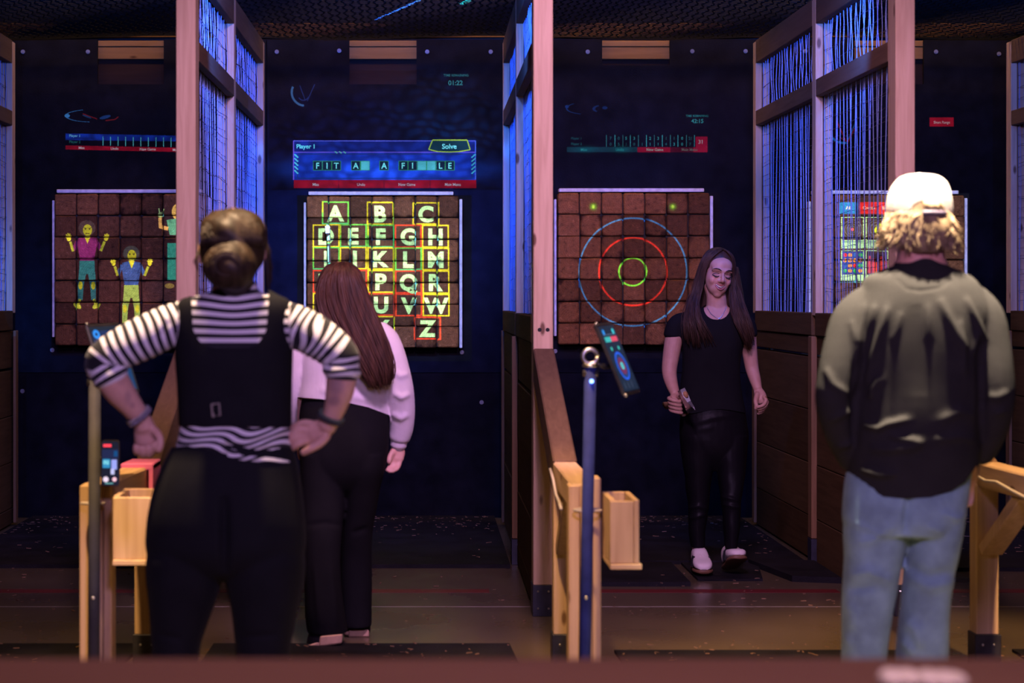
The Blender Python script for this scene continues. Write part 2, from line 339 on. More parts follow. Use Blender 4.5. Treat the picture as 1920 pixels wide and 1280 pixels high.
# ---- partitions between the lanes
def partition(xa, xb, wdt, label, slit=1.09, front=True, nm=0):
    """xa: left face at the front post (Y 8.72), xb: left face at the wall"""
    Y0, Y1 = 8.72, 12.56
    sk = lambda y: xa+(xb-xa)*(y-Y0)/(Y1-Y0)
    t = empty('lane_partition', (sk(Y0)+wdt/2, Y0, 0), label, 'partition', 'timber and mesh partitions between the lanes')
    pz, py_, rl = M['pine_z'], M['pine_y'], M['rail_y']
    if front:
        MB().box(0, wdt, Y0, Y0+.14, .136, 3.5, .004, lambda y: xa).build('front_post', pz, t)
        sh = MB(); sh.box(-.003, wdt+.003, Y0-.004, Y0+.144, 0, .138, .002, lambda y: xa); s_ = sh.build('post_shoe', M['steel_black'], t)
        for dx in (.02, wdt-.02):
            for z in (.035, .11): MB().ball((xa+dx, Y0-.005, z), (.005, .004, .005), 8, 5).build('screw', M['steel'], s_)
        for dx in (.027, wdt-.024):
            MB().cyl((xa+dx, Y0+.002, 1.255), (xa+dx, Y0-.002, 1.255), .009, 10).build('bolt_hole', M['black'], t)
    ym = 10.40; L = .039
    for s_, x0 in enumerate((0.0, wdt-L)):
        for y0, y1 in ((ym, ym+.09), (Y1-.40, Y1-.31)):
            MB().box(x0, x0+L, y0, y1, .13 if s_ > 5 else 1.30, 2.96, .003, sk).build('mesh_post', pz, t)
        for y0, y1 in ((Y0+.141, ym-.001), (ym+.091, Y1-.401)):
            MB().box(x0, x0+L, y0, y1, 2.825, 2.965, .003, sk).build('top_rail', rl, t)
            MB().box(x0, x0+L, y0, y1, 2.445, 2.535, .003, sk).build('middle_rail', rl, t)
            if s_ == 0:
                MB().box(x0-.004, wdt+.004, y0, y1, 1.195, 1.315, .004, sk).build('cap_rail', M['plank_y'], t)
    # lower planks
    for y0, y1 in ((Y0+.142, ym+.04), (ym+.044, Y1-.31)):
        z = 1.193; hs = [1.193-slit-.006]+[.282]*4
        for j, h in enumerate(hs):
            z0 = max(.012, z-h)
            if z-z0 > .05:
                dj = random.uniform(-.003, .003)
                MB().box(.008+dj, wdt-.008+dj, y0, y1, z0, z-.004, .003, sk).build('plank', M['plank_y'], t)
            z = z0-(.012 if j == 0 else 0)
    for x0 in (-.022, wdt-.008):
        MB().box(x0, x0+.03, ym+.0, ym+.088, .136, 1.193, .003, sk).build('batten', M['batten'], t)
        MB().box(x0-.002, x0+.032, ym-.002, ym+.09, 0, .134, .002, sk).build('batten_shoe', M['steel_black'], t)
        MB().box(x0+.012, x0+.03, Y1-.40, Y1-.33, .02, 1.193, .003, sk).build('batten', M['batten'], t)
    # wire mesh panels, two slack layers in each opening
    rs = random.Random(nm)
    for y0, y1 in ((Y0+.145, ym-.004), (ym+.094, Y1-.404)):
        for z0, z1 in ((1.315, 2.445), (2.535, 2.825)):
            m = MB(); m2 = MB()
            for lay, (xo, am) in enumerate(((wdt/2-.004, .003), (wdt/2+.004, .003))):
                nv = int((y1-y0)/(.086+.06*lay)); ph = rs.uniform(0, 6)
                for i in range(nv+1):
                    y = y0+(y1-y0)*(i+.5*lay)/(nv+.5); le = .030*math.sin(ph+i*.55)*(1 if z1 < 2.5 else .25); w2 = .02*math.sin(ph*2+i*.8)
                    pts = []
                    for q in np.linspace(0, 1, 7):
                        pts.append((xo+sk(y)+am*math.sin(6*q+i), min(y1, max(y0, y+le*math.sin(q*math.pi*.5+ph)*q+w2*math.sin(q*5+i)*q)), z1-(z1-z0)*q))
                    m.tube(pts, .0022, 4, False)
                nh = int((z1-z0)/(.060+.05*lay))
                for i in range(1, nh):
                    z = z0+(z1-z0)*i/nh
                    m2.tube([(xo+.003+sk(y), y, z+.006*math.sin(y*9+i)) for y in np.linspace(y0, y1, 9)], .0013, 4, False)
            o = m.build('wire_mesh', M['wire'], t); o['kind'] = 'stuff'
            o = m2.build('cross_wires', M['wire_shaded'], t); o['kind'] = 'stuff'
    return t
GP = 'timber partition with a wire mesh top and planked base '
PT = [partition(-2.535, -2.535, .086, GP+'cut off at the far left edge', .96, nm=1),
      partition(-1.040, -.998, .086, GP+'directly behind the woman in stripes', .96, nm=2),
      partition(.526, .552, .086, GP+'between the lettered board and the ringed board', .96, nm=3),
      partition(2.112, 2.088, .086, GP+'right of the smiling woman, behind the man in a cap', 1.09, nm=4),
      partition(3.735, 3.640, .086, GP+'cut off at the far right edge', 1.09, nm=5)]

# ---- timber target boards, 7 x 7 sawn blocks each
bs = .1365
def block_mesh(seed):
    r = random.Random(seed); h = .0665; bm = bmesh.new()
    c = [(x+r.uniform(-.0035, .0015)*(1 if x > 0 else -1), y, z+r.uniform(-.0035, .0015)*(1 if z > 0 else -1)) for y in (-.055, .055) for x, z in ((-h, -h), (h, -h), (h, h), (-h, h))]
    vs = [bm.verts.new(v) for v in c]
    for f in ((0, 1, 2, 3), (7, 6, 5, 4), (0, 4, 5, 1), (1, 5, 6, 2), (2, 6, 7, 3), (3, 7, 4, 0)): bm.faces.new([vs[i] for i in f])
    bmesh.ops.bevel(bm, geom=list(bm.edges), offset=r.uniform(.003, .008), segments=1, affect='EDGES', profile=.5)
    bmesh.ops.recalc_face_normals(bm, faces=bm.faces)
    me = bpy.data.meshes.new('block'); bm.to_mesh(me); bm.free(); me.materials.append(M['endgrain']); return me
BM = [block_mesh(s) for s in range(8)]
def board(pxl, pyt, label, sl=0, st=0):
    x0 = X(pxl, YB); z1 = Z(pyt, YB)
    t = empty('target_board', (x0+bs*3.5, YB, z1-bs*7), label, 'target', 'timber target boards on the back wall')
    MB().box(x0+.006, x0+bs*7-.006, YB+.03, YW-.002, z1-bs*7+.006, z1-.006, .003).build('backing', M['black'], t)
    for i in range(7):
        for j in range(7):
            c = (x0+bs*(i+.5), YB+.055+random.uniform(-.006, .006), z1-bs*(j+.5))
            o = link('block', random.choice(BM), None, t, c); o.rotation_euler = (random.uniform(-.012, .012), random.choice((0, 1, 2, 3))*math.pi/2, random.uniform(-.012, .012))
    ws = M['white_strip']
    MB().box(x0+.01, x0+bs*6.75, YB+.02, YW-.002, z1+.006, z1+.028, .003).build('edge_strip', ws, t)
    MB().box(x0-.020, x0-.006, YB+.03, YW-.002, z1-bs*6.6, z1-.04, .003).build('edge_strip', ws, t)
    MB().box(x0+bs*7+.004, x0+bs*7+.022, YB+.02, YW-.002, z1-bs*7+.0, z1-.02, .003).build('edge_strip', ws, t)
    return t
B0 = 'square target of sawn blocks showing '
board(102, 363, B0+'projected green zombies, behind the woman in stripes')
board(575, 367, B0+'a projected alphabet in coloured boxes')
board(1046, 361, B0+'three projected rings, left of the smiling woman')
board(1524, 365, B0+'a projected game menu, behind the man in a cap')

# ---- rubber mats on the floor
def fmat(name, pts, z0, z1, label, grp):
    b = MB(); n = len(pts)
    b.add([(x, y, z0) for x, y in pts]+[(x, y, z1) for x, y in pts], [tuple(range(n-1, -1, -1)), tuple(range(n, 2*n))]+[(i, (i+1) % n, n+(i+1) % n, n+i) for i in range(n)])
    return tag(b.build(name, M['floor_mat']), label, 'mat', grp)
G = 'black rubber floor mats'
fmat('floor_mat', [(-2.40, 10.27), (-1.08, 10.27), (-1.06, 12.56), (-2.40, 12.56)], 0, .02, 'black rubber mat covering the far floor of the leftmost lane', G)
fmat('floor_mat', [(-.90, 10.27), (.50, 10.27), (.51, 12.56), (-.89, 12.56)], 0, .02, 'black rubber mat on the lane floor before the alphabet board', G)
fmat('floor_mat', [(.69, 10.42), (2.05, 10.42), (2.05, 12.56), (.69, 12.56)], 0, .02, 'black rubber mat at the wall under the ringed board', G)
fmat('floor_mat', [(.70, 9.62), (1.34, 9.62), (1.34, 10.35), (.70, 10.41)], 0, .022, 'black rubber mat left of the sneakers of the smiling woman', G)
fmat('floor_mat', [(1.40, 9.80), (1.72, 9.80), (1.80, 10.41), (1.40, 10.41)], 0, .012, 'black rubber mat under the right sneaker of the smiling woman', G)
fmat('floor_mat', [(1.86, 9.78), (2.09, 9.72), (2.085, 10.36), (1.75, 10.40)], .0, .03, 'skewed black rubber mat against the partition right of the sneakers', G)
fmat('floor_mat', [(2.25, 10.15), (3.60, 10.15), (3.60, 12.56), (2.25, 12.56)], 0, .02, 'black rubber mat on the lane floor behind the man in jeans', G)
fmat('floor_mat', [(-2.9, 7.0), (-1.16, 7.0), (-1.07, 7.98), (-2.9, 7.98)], 0, .012, 'scuffed black rubber mat at the front of the leftmost lane', G)
fmat('floor_mat', [(-.82, 7.0), (.42, 7.0), (.385, 7.98), (-.80, 7.98)], 0, .012, 'scuffed black rubber mat beneath the tan heel of the woman in white', G)
fmat('floor_mat', [(.82, 6.9), (2.0, 6.9), (2.02, 7.83), (.79, 7.83)], 0, .012, 'scuffed black rubber mat in front of the post with an axe box', G)
fmat('floor_mat', [(2.36, 6.9), (3.6, 6.9), (3.6, 7.85), (2.36, 7.85)], 0, .012, 'black rubber mat at the far right behind the brown ledge', G)

# ---- wood chips and splinters
m = MB()
def chip(x, y, z, L):
    a = random.uniform(0, 6.28); w_ = L*random.uniform(.12, .4); h = random.uniform(.001, .004)
    ca, sa = math.cos(a), math.sin(a)
    pts = [(-L/2, -w_/2), (L/2, -w_/3), (L/2*.8, w_/2), (-L/2*.7, w_/3)]
    V = [(x+u*ca-v*sa, y+u*sa+v*ca, z+.0012+k*h+(u+L/2)*.06) for k in (0, 1) for u, v in pts]
    m.add(V, [(3, 2, 1, 0), (4, 5, 6, 7), (0, 1, 5, 4), (1, 2, 6, 5), (2, 3, 7, 6), (3, 0, 4, 7)])
for x0, x1 in ((-2.4, -1.1), (-.85, .48), (.72, 2.03), (2.25, 3.5)):
    for _ in range(150): chip(random.uniform(x0, x1), 12.5-abs(random.gauss(0, .35)), .02, random.uniform(.008, .03))
    for _ in range(40): chip(random.uniform(x0, x1), random.uniform(10.5, 12.2), .021, random.uniform(.008, .04))
    for _ in range(45): chip(random.uniform(x0, x1), random.uniform(9.0, 10.4)-.6*random.random(), .001 if x0 != .72 else .0225, random.uniform(.006, .03))
    for _ in range(16): chip(random.uniform(x0, x1), random.uniform(8.0, 8.9), .001, random.uniform(.006, .018))
    for _ in range(45): chip(random.uniform(x0, x1-.1), random.uniform(7.5, 7.97), .0125, random.uniform(.006, .03))
tag(m.build('wood_chips', mat('chips', (0.20, 0.115, 0.06), .8, noise=.4, nscale=3)), 'scattered pale wood chips and splinters littering the floor', 'wood chips', kind='stuff')
# ================================================================== guard rails, stands, boxes
def guard(cx, label, nearx, brace=True):
    """cx: centre of the partition's front post; nearx: (left, right) of the doubled near post"""
    t = empty('guard_rail', (cx, 7.1, 0), label, 'guard rail', 'low timber guard rails before the partitions')
    h = .045; nl, nr = nearx
    yL, yN = 7.45, 6.62
    ncx = (nl+nr)/2
    # far leg with steel shoe
    MB().box(cx-h, cx+h-.006, yL-.005, yL+.085, .136, .70, .004).build('leg', M['pine_z'], t)
    s_ = MB().box(cx-h-.006, cx+h+.002, yL-.012, yL+.09, 0, .138, .002).build('leg_shoe', M['steel_black'], t)
    for dx in (-.022, .02):
        for z in (.03, .10): MB().ball((cx+dx, yL-.013, z), (.005, .004, .005), 8, 5).build('screw', M['steel'], s_)
    # level rail
    MB().hexa([(ncx-h, yN-.02, .69), (ncx+h, yN-.02, .69), (cx+h, yL+.10, .69), (cx-h, yL+.10, .69),
               (ncx-h, yN-.02, .78), (ncx+h, yN-.02, .78), (cx+h, yL+.02, .78), (cx-h, yL+.02, .78)], .006).build('rail', M['pine_y'], t)
    # sloping beam up to the partition post
    MB().hexa([(cx-h, yL+.11, .66), (cx+h, yL+.11, .66), (cx+h, 8.715, 1.03), (cx-h, 8.715, 1.03),
               (cx-h, yL+.025, .785), (cx+h, yL+.025, .785), (cx+h, 8.715, 1.175), (cx-h, 8.715, 1.175)], .006).build('sloping_beam', M['rail_y'], t)
    if brace:
        MB().hexa([(cx-.04, yL-.055, .44), (cx+.04, yL-.055, .44), (cx+.04, yL-.006, .47), (cx-.04, yL-.006, .47),
                   (ncx*.45+cx*.55-.04, yL-.46, .688), (ncx*.45+cx*.55+.04, yL-.46, .688), (ncx*.4+cx*.6+.04, yL-.36, .688), (ncx*.4+cx*.6-.04, yL-.36, .688)], .004).build('brace', M['pine_z'], t)
    # near post: two boards with the rail end between them
    for x0, x1, zt in ((nl, nl+.037, .775), (nl+.039, nr-.029, .776), (nr-.027, nr, .80)):
        MB().box(x0, x1, yN-.028 if zt == .776 else yN-.024, yN+.075, .0, zt, .004).build('post_board', M['pine_z'], t)
    return t
g2 = guard(.570, 'pine guard rail holding the pole with the tablet for the ringed target lane', (.515, .622))
g1 = guard(-.998, 'pine guard rail in front of the hips of the woman in stripes, at her left', (-1.106, -1.000))
g3 = guard(2.150, 'pine guard rail at the right hand of the man in a cap', (2.14, 2.25))

def axe_box(x0, x1, y0, y1, z0, z1, label):
    t = empty('axe_box', ((x0+x1)/2, (y0+y1)/2, z0), label, 'box', 'open pine boxes on the guard posts')
    p = M['pine_z']; q = .018
    MB().box(x0, x1-q, y0, y0+q, z0+.018, z1-.004, .002).build('side_board', p, t)
    MB().box(x0, x1-q, y1-q, y1, z0+.018, z1, .002).build('side_board', p, t)
    MB().box(x0, x0+q, y0+q+.001, y1-q-.001, z0+.018, z1, .002).build('side_board', p, t)
    MB().box(x1-q+.001, x1, y0, y1, z0+.018, z1, .002).build('side_board', p, t)
    MB().box(x0, x1+.008, y0-.008, y1, z0, z0+.017, .002).build('bottom_board', M['pine_x'], t)
    return t
axe_box(.625, .717, 6.32, 6.60, .535, .755, 'open pine box on the post under the tilted tablet')
axe_box(-.957, -.800, 6.34, 6.60, .545, .765, 'open pine box against the leg of the woman in stripes')

def stand(cx, y, ztop, lean, label, led, r=.0195):
    t = empty('tablet_stand', (cx, y, 0), label, 'stand')
    MB().tube([(cx-lean, y, 0), (cx, y, ztop)], r, 18).build('pole', M['pole_blue_lit'] if led else M['galv'], t, True)
    c = MB(); z = ztop
    c.cyl((cx-.024, y-.002, z-.02), (cx+.024, y-.002, z-.02), .012, 10)
    c.torus((cx, y, z+.035), (1, 0, 0), (0, 0, 1), .024, .008, 18, 8)
    c.torus((cx, y, z+.005), (1, 0, 0), (0, 1, 0), .021, .006, 18, 8)
    c.build('clamp', M['steel'], t, True)
    MB().tube([(cx+.02, y, z+.012), (cx+.05, y+.03, z+.0), (cx+.075, y+.05, z+.0)], .008, 8).build('swivel_arm', M['steel_black'], t, True)
    if led: MB().ball((cx+.002, y-r-.004, ztop-.045), .007, 12, 8).build('indicator_light', screen('led', (.15, .3, 1.0), 6), t, True)
    MB().ball((cx-lean*.7, y-r, .42), (.006, .004, .006), 8, 6).build('screw', M['steel'], t)
    return t
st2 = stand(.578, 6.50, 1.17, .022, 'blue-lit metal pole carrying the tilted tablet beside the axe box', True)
st1 = stand(-1.040, 6.50, 1.14, .004, 'grey metal pole with a phone, beside the elbow of the woman in stripes', False)

def tablet(c, right, up, w_, h_, label, content):
    right = np.array(right, float); right /= np.linalg.norm(right); up = np.array(up, float); up -= right*np.dot(up, right); up /= np.linalg.norm(up)
    nrm = np.cross(right, up); c = np.array(c, float)
    Q = lambda a, b_, d: c+right*a+up*b_+nrm*d
    t = empty('tablet', tuple(c), label, 'tablet')
    def slab(a0, a1, b0, b1, d0, d1, bev=.001):
        return MB().hexa([Q(a0, b0, d0), Q(a1, b0, d0), Q(a1, b1, d0), Q(a0, b1, d0), Q(a0, b0, d1), Q(a1, b0, d1), Q(a1, b1, d1), Q(a0, b1, d1)], bev)
    slab(-w_/2, w_/2, -h_/2, h_/2, -.012, 0, .004).build('case', M['steel_black'], t)
    s_ = slab(-w_/2+.008, w_/2-.008, -h_/2+.012, h_/2-.012, 0, .0012, 0).build('screen', screen('tablet_screen', (.010, .022, .045), 1), t)
    def disc(a, b_, r0, r1, col, d):
        V = []; Fc = []; n = 28
        for k in range(n):
            an = 2*math.pi*k/n
            V += [Q(a+r0*math.cos(an), b_+r0*math.sin(an), d), Q(a+r1*math.cos(an), b_+r1*math.sin(an), d)]
        for k in range(n): j = (k+1) % n; Fc.append((2*k, 2*k+1, 2*j+1, 2*j))
        from_vf('screen_graphic', V, Fc, screen('screen_'+'_'.join(str(int(v*99)) for v in col), col, 1), s_)
    def rect(a0, a1, b0, b1, col, d=.0016):
        from_vf('screen_graphic', [Q(a0, b0, d), Q(a1, b0, d), Q(a1, b1, d), Q(a0, b1, d)], [(0, 1, 2, 3)], screen('screen_'+'_'.join(str(int(v*99)) for v in col), col, 1), s_)
    content(disc, rect, w_, h_)
    for a in (-.5, .5):
        MB().ball(Q(a*w_*.0-w_/2+.004, h_*a, 0), .006, 10, 6).build('corner_screw', M['steel'], t, True)
    return t
def c2(disc, rect, w_, h_):
    disc(0, -.028, .042, .050, (.02, .12, .85), .002); disc(0, -.028, .0, .042, (.02, .05, .16), .0018)
    disc(0, -.028, .0, .030, (.18, .03, .10), .0019); disc(0, -.028, .0, .013, (.1, .75, .75), .0021); disc(0, -.028, .004, .007, (.02, .2, .25), .0023)
    rect(-.062, -.005, .058, .076, (.05, .50, .50)); rect(-.002, .06, .058, .076, (.80, .08, .14))
    disc(-.05, .093, 0, .010, (.03, .3, .9), .002); disc(.045, .093, 0, .010, (.05, .6, .7), .002)
    disc(-.035, .034, 0, .007, (.05, .6, .5), .002); disc(.035, .034, 0, .007, (.05, .6, .5), .002)
    for k in range(3): rect(-.05+.035*k, -.048+.035*k, -.105, -.082, (.12, .16, .25))
    rect(-.06, .06, .083, .0845, (.2, .25, .4))
def c1(disc, rect, w_, h_):
    rect(-.07, .07, .05, .1, (.01, .03, .12)); disc(-.05, .088, .006, .016, (.03, .3, .95), .002)
    rect(-.066, .066, -.11, .045, (.005, .05, .16)); rect(-.02, .03, -.03, -.005, (.15, .75, .7)); rect(-.02, .03, .0, .03, (.1, .6, .6))
tablet(P(1160, 671, 6.55), (.068, .150, .005), (-.093, .035, .234), .165, .252, 'tilted tablet showing a ringed target, clamped to the blue-lit pole', c2)
tablet(P(213, 672, 6.66), (.090, .135, .005), (-.085, .030, .234), .165, .252, 'tilted tablet half hidden by the striped sleeve of the woman', c1)

# phone held upright against the left pole
pc = np.array((X(207, 6.46), 6.46, Z(868, 6.46)))
t = empty('phone', tuple(pc), 'black phone with a lit camera screen beside the grey pole', 'phone')
def rrect(cx, cz, hw, hh, r, y0, y1, name, m, par):
    V = []; n = 5
    for sx, sz, a0 in ((1, 1, 0), (-1, 1, 90), (-1, -1, 180), (1, -1, 270)):
        for k in range(n+1):
            a = math.radians(a0+90*k/n); V.append((cx+sx*(hw-r)+r*math.cos(a), cz+sz*(hh-r)+r*math.sin(a)))
    k = len(V)
    return from_vf(name, [(x, y0, z) for x, z in V]+[(x, y1, z) for x, z in V], [tuple(range(k)), tuple(range(2*k-1, k-1, -1))]+[(i, k+i, k+(i+1) % k, (i+1) % k) for i in range(k)], m, par)
rrect(pc[0], pc[2], .0300, .0745, .010, pc[1]-.004, pc[1]+.004, 'body', M['steel_black'], t)
s_ = rrect(pc[0], pc[2], .0275, .071, .008, pc[1]-.0052, pc[1]-.0041, 'screen', screen('phone_screen', (.006, .010, .03), 1), t)
def pq(a0, a1, b0, b1, col, st=1.0):
    y = pc[1]-.006
    from_vf('screen_graphic', [(pc[0]+a0, y, pc[2]+b0), (pc[0]+a1, y, pc[2]+b0), (pc[0]+a1, y, pc[2]+b1), (pc[0]+a0, y, pc[2]+b1)], [(0, 1, 2, 3)], screen('phone_%d' % (len(bpy.data.materials)), col, st), s_)
pq(-.022, .004, .053, .062, (.9, .05, .08), 1.5)
pq(-.024, .0, -.015, .014, (.03, .28, .55)); pq(-.022, -.004, -.004, .009, (.3, .85, .85))
pq(.004, .022, -.020, .012, (.35, .40, .95)); pq(.002, .014, -.036, -.018, (.6, .6, .95))
pq(-.026, .026, .016, .045, (.01, .02, .08)); pq(.012, .024, .022, .04, (.01, .10, .30))
def disc_ph(a, b_, r, col):
    y = pc[1]-.0062
    from_vf('screen_graphic', [(pc[0]+a+r*math.cos(k*math.pi/9), y, pc[2]+b_+r*math.sin(k*math.pi/9)) for k in range(18)], [tuple(range(18))], screen('phone_%d' % (len(bpy.data.materials)), col, 1.3), s_)
disc_ph(-.014, -.052, .009, (.75, .6, .75)); disc_ph(.014, -.052, .007, (.9, .5, .6)); pq(-.016, .010, -.066, -.064, (.3, .8, .8))
MB().box(pc[0]-.033, pc[0]-.026, pc[1]-.006, pc[1]+.012, pc[2]-.02, pc[2]+.02, .001).build('phone_clip', M['steel_black'], t)

# pink block at the low end of the left sloping beam
yb_ = 7.20
t = MB().hexa([(-1.062, 7.22, .770), (-.944, 7.22, .770), (-.944, 7.44, .770), (-1.052, 7.44, .770), (-1.062, 7.22, .795), (-.944, 7.22, .795), (-.944, 7.44, .795), (-1.052, 7.44, .795)], .004); t.box(-.960, -.944, 7.221, 7.44, .672, .790, .002)
t.build('pink_cover', mat('pink', (0.88, 0.20, 0.50), .6), g1)

# cables and ties
def cable(pts, r, m, label, cat='cable'):
    return tag(MB().tube(pts, r, 8).build('cable', m, None, True), label, cat)
cm = mat('cable_white', (0.55, 0.50, 0.44), .4)
c = MB().torus((.572, 6.535, Z(958, 6.5)), (1, 0, 0), (0, .85, .0), .044, .0045, 28, 8); 
tag(c.build('cable_tie', cm, None, True), 'pale loop of cable around the blue-lit pole and its post', 'cable')
c = MB().torus((-1.052, 6.535, Z(945, 6.5)), (1, 0, 0), (0, .95, -.05), .038, .0045, 28, 8)
tag(c.build('cable_tie', cm, None, True), 'pale loop of cable around the grey pole left of the woman in stripes', 'cable')
cable([(.512, 7.45, .755), (.509, 7.25, .735), (.505, 7.05, .70), (.503, 6.85, .69), (.500, 6.74, .682)], .0055, cm, 'grey cable running down the side of the middle guard rail')
cable([(2.098, 7.44, .735), (2.096, 7.30, .725), (2.094, 7.15, .735), (2.110, 7.00, .715), (2.112, 6.85, .705), (2.120, 6.62, .71)], .006, cm, 'pale cable strung along the right guard rail')

# ================================================================== the ledge nearest the viewer
t = empty('ledge', (.3, 2.2, 0), 'red-brown ledge crossing the bottom edge of the picture', 'ledge')
lm = wood('ledge_wood', 0, (.092, .041, .018), (.106, .047, .021), False, .55, .02)
MB().box(-1.5, 2.4, 1.5, 2.72, .862, .907, .006).build('ledge_top', lm, t)
for x0 in (-1.3, 2.1): MB().box(x0, x0+.09, 2.0, 2.09, 0, .855, .004).build('ledge_leg', M['steel_black'], t)
m = MB(); yb_ = 2.50
for k, (px, rr) in enumerate(((1672, .013), (1704, .012), (1738, .013), (1768, .012), (1792, .010))):
    c = np.array((X(px, yb_), yb_+.01*math.sin(k*2), .9075+rr)); m.ball(c, (.017, .03, rr), 14, 8)
tag(m.build('pale_lumps', mat('lumps', (.46, .38, .22), .8, bmp=.3, bscale=40), None, True), 'pale crumpled napkin blurred on the ledge at bottom right', 'lumps')  # pale shape of unknown kind, built as a row of flattened balls

# ================================================================== axes
def axe(head, edge_dir, hdl_dir, L, label, hmat, steel, blade=.10):
    """head: centre of the eye; edge_dir: towards the cutting edge; hdl_dir: from the head down the handle"""
    e = np.array(edge_dir, float); e /= np.linalg.norm(e); h = np.array(hdl_dir, float); h -= e*np.dot(e, h); h /= np.linalg.norm(h); s_ = np.cross(e, h)
    c = np.array(head, float); t = empty('throwing_axe', tuple(c), label, 'axe')
    prof = [(-.035, -.022, .013), (.0, -.022, .014), (.035, -.026, .010), (blade*.8, -.045, .005), (blade, -.052, .0008)]
    low = [(-.035, .022, .013), (.0, .022, .014), (.035, .034, .010), (blade*.8, .062, .005), (blade, .072, .0008)]
    V = []; Fc = []
    for (a, u, th), (a2, l, th2) in zip(prof, low):
        V += [c+e*a+h*u+s_*th, c+e*a+h*l+s_*th, c+e*a+h*l-s_*th, c+e*a+h*u-s_*th]
    for i in range(4):
        for k in range(4): Fc.append((4*i+k, 4*i+(k+1) % 4, 4*i+4+(k+1) % 4, 4*i+4+k))
    Fc += [(3, 2, 1, 0), (16, 17, 18, 19)]
    from_vf('axe_head', V, Fc, steel, t)
    V = []; Fc = []; n = 12; sts = np.linspace(-.035, L, 12)
    for q in sts:
        f = q/L; wv = .010*math.sin(f*3.6); a = .0165+.004*max(0, f-.8)*5; b_ = .0105
        for k in range(n):
            an = 2*math.pi*k/n; V.append(c+h*q+e*(a*math.cos(an)+wv)+s_*b_*math.sin(an))
    for i in range(11):
        for k in range(n): Fc.append((i*n+k, i*n+(k+1) % n, (i+1)*n+(k+1) % n, (i+1)*n+k))
    Fc += [tuple(range(n-1, -1, -1)), tuple(11*n+k for k in range(n))]
    from_vf('handle', V, Fc, hmat, t, True)
    return t
hm = wood('axe_handle', 2, (.30, .16, .07), (.40, .22, .10), False)
axe(P(615, 432, YB-.055), (.05, 1, -.12), (.03, -.45, -1), .36, 'throwing axe stuck in the alphabet board above the long-haired woman', mat('axe_handle_pale', (.16, .11, .08), .6), M['steel'])
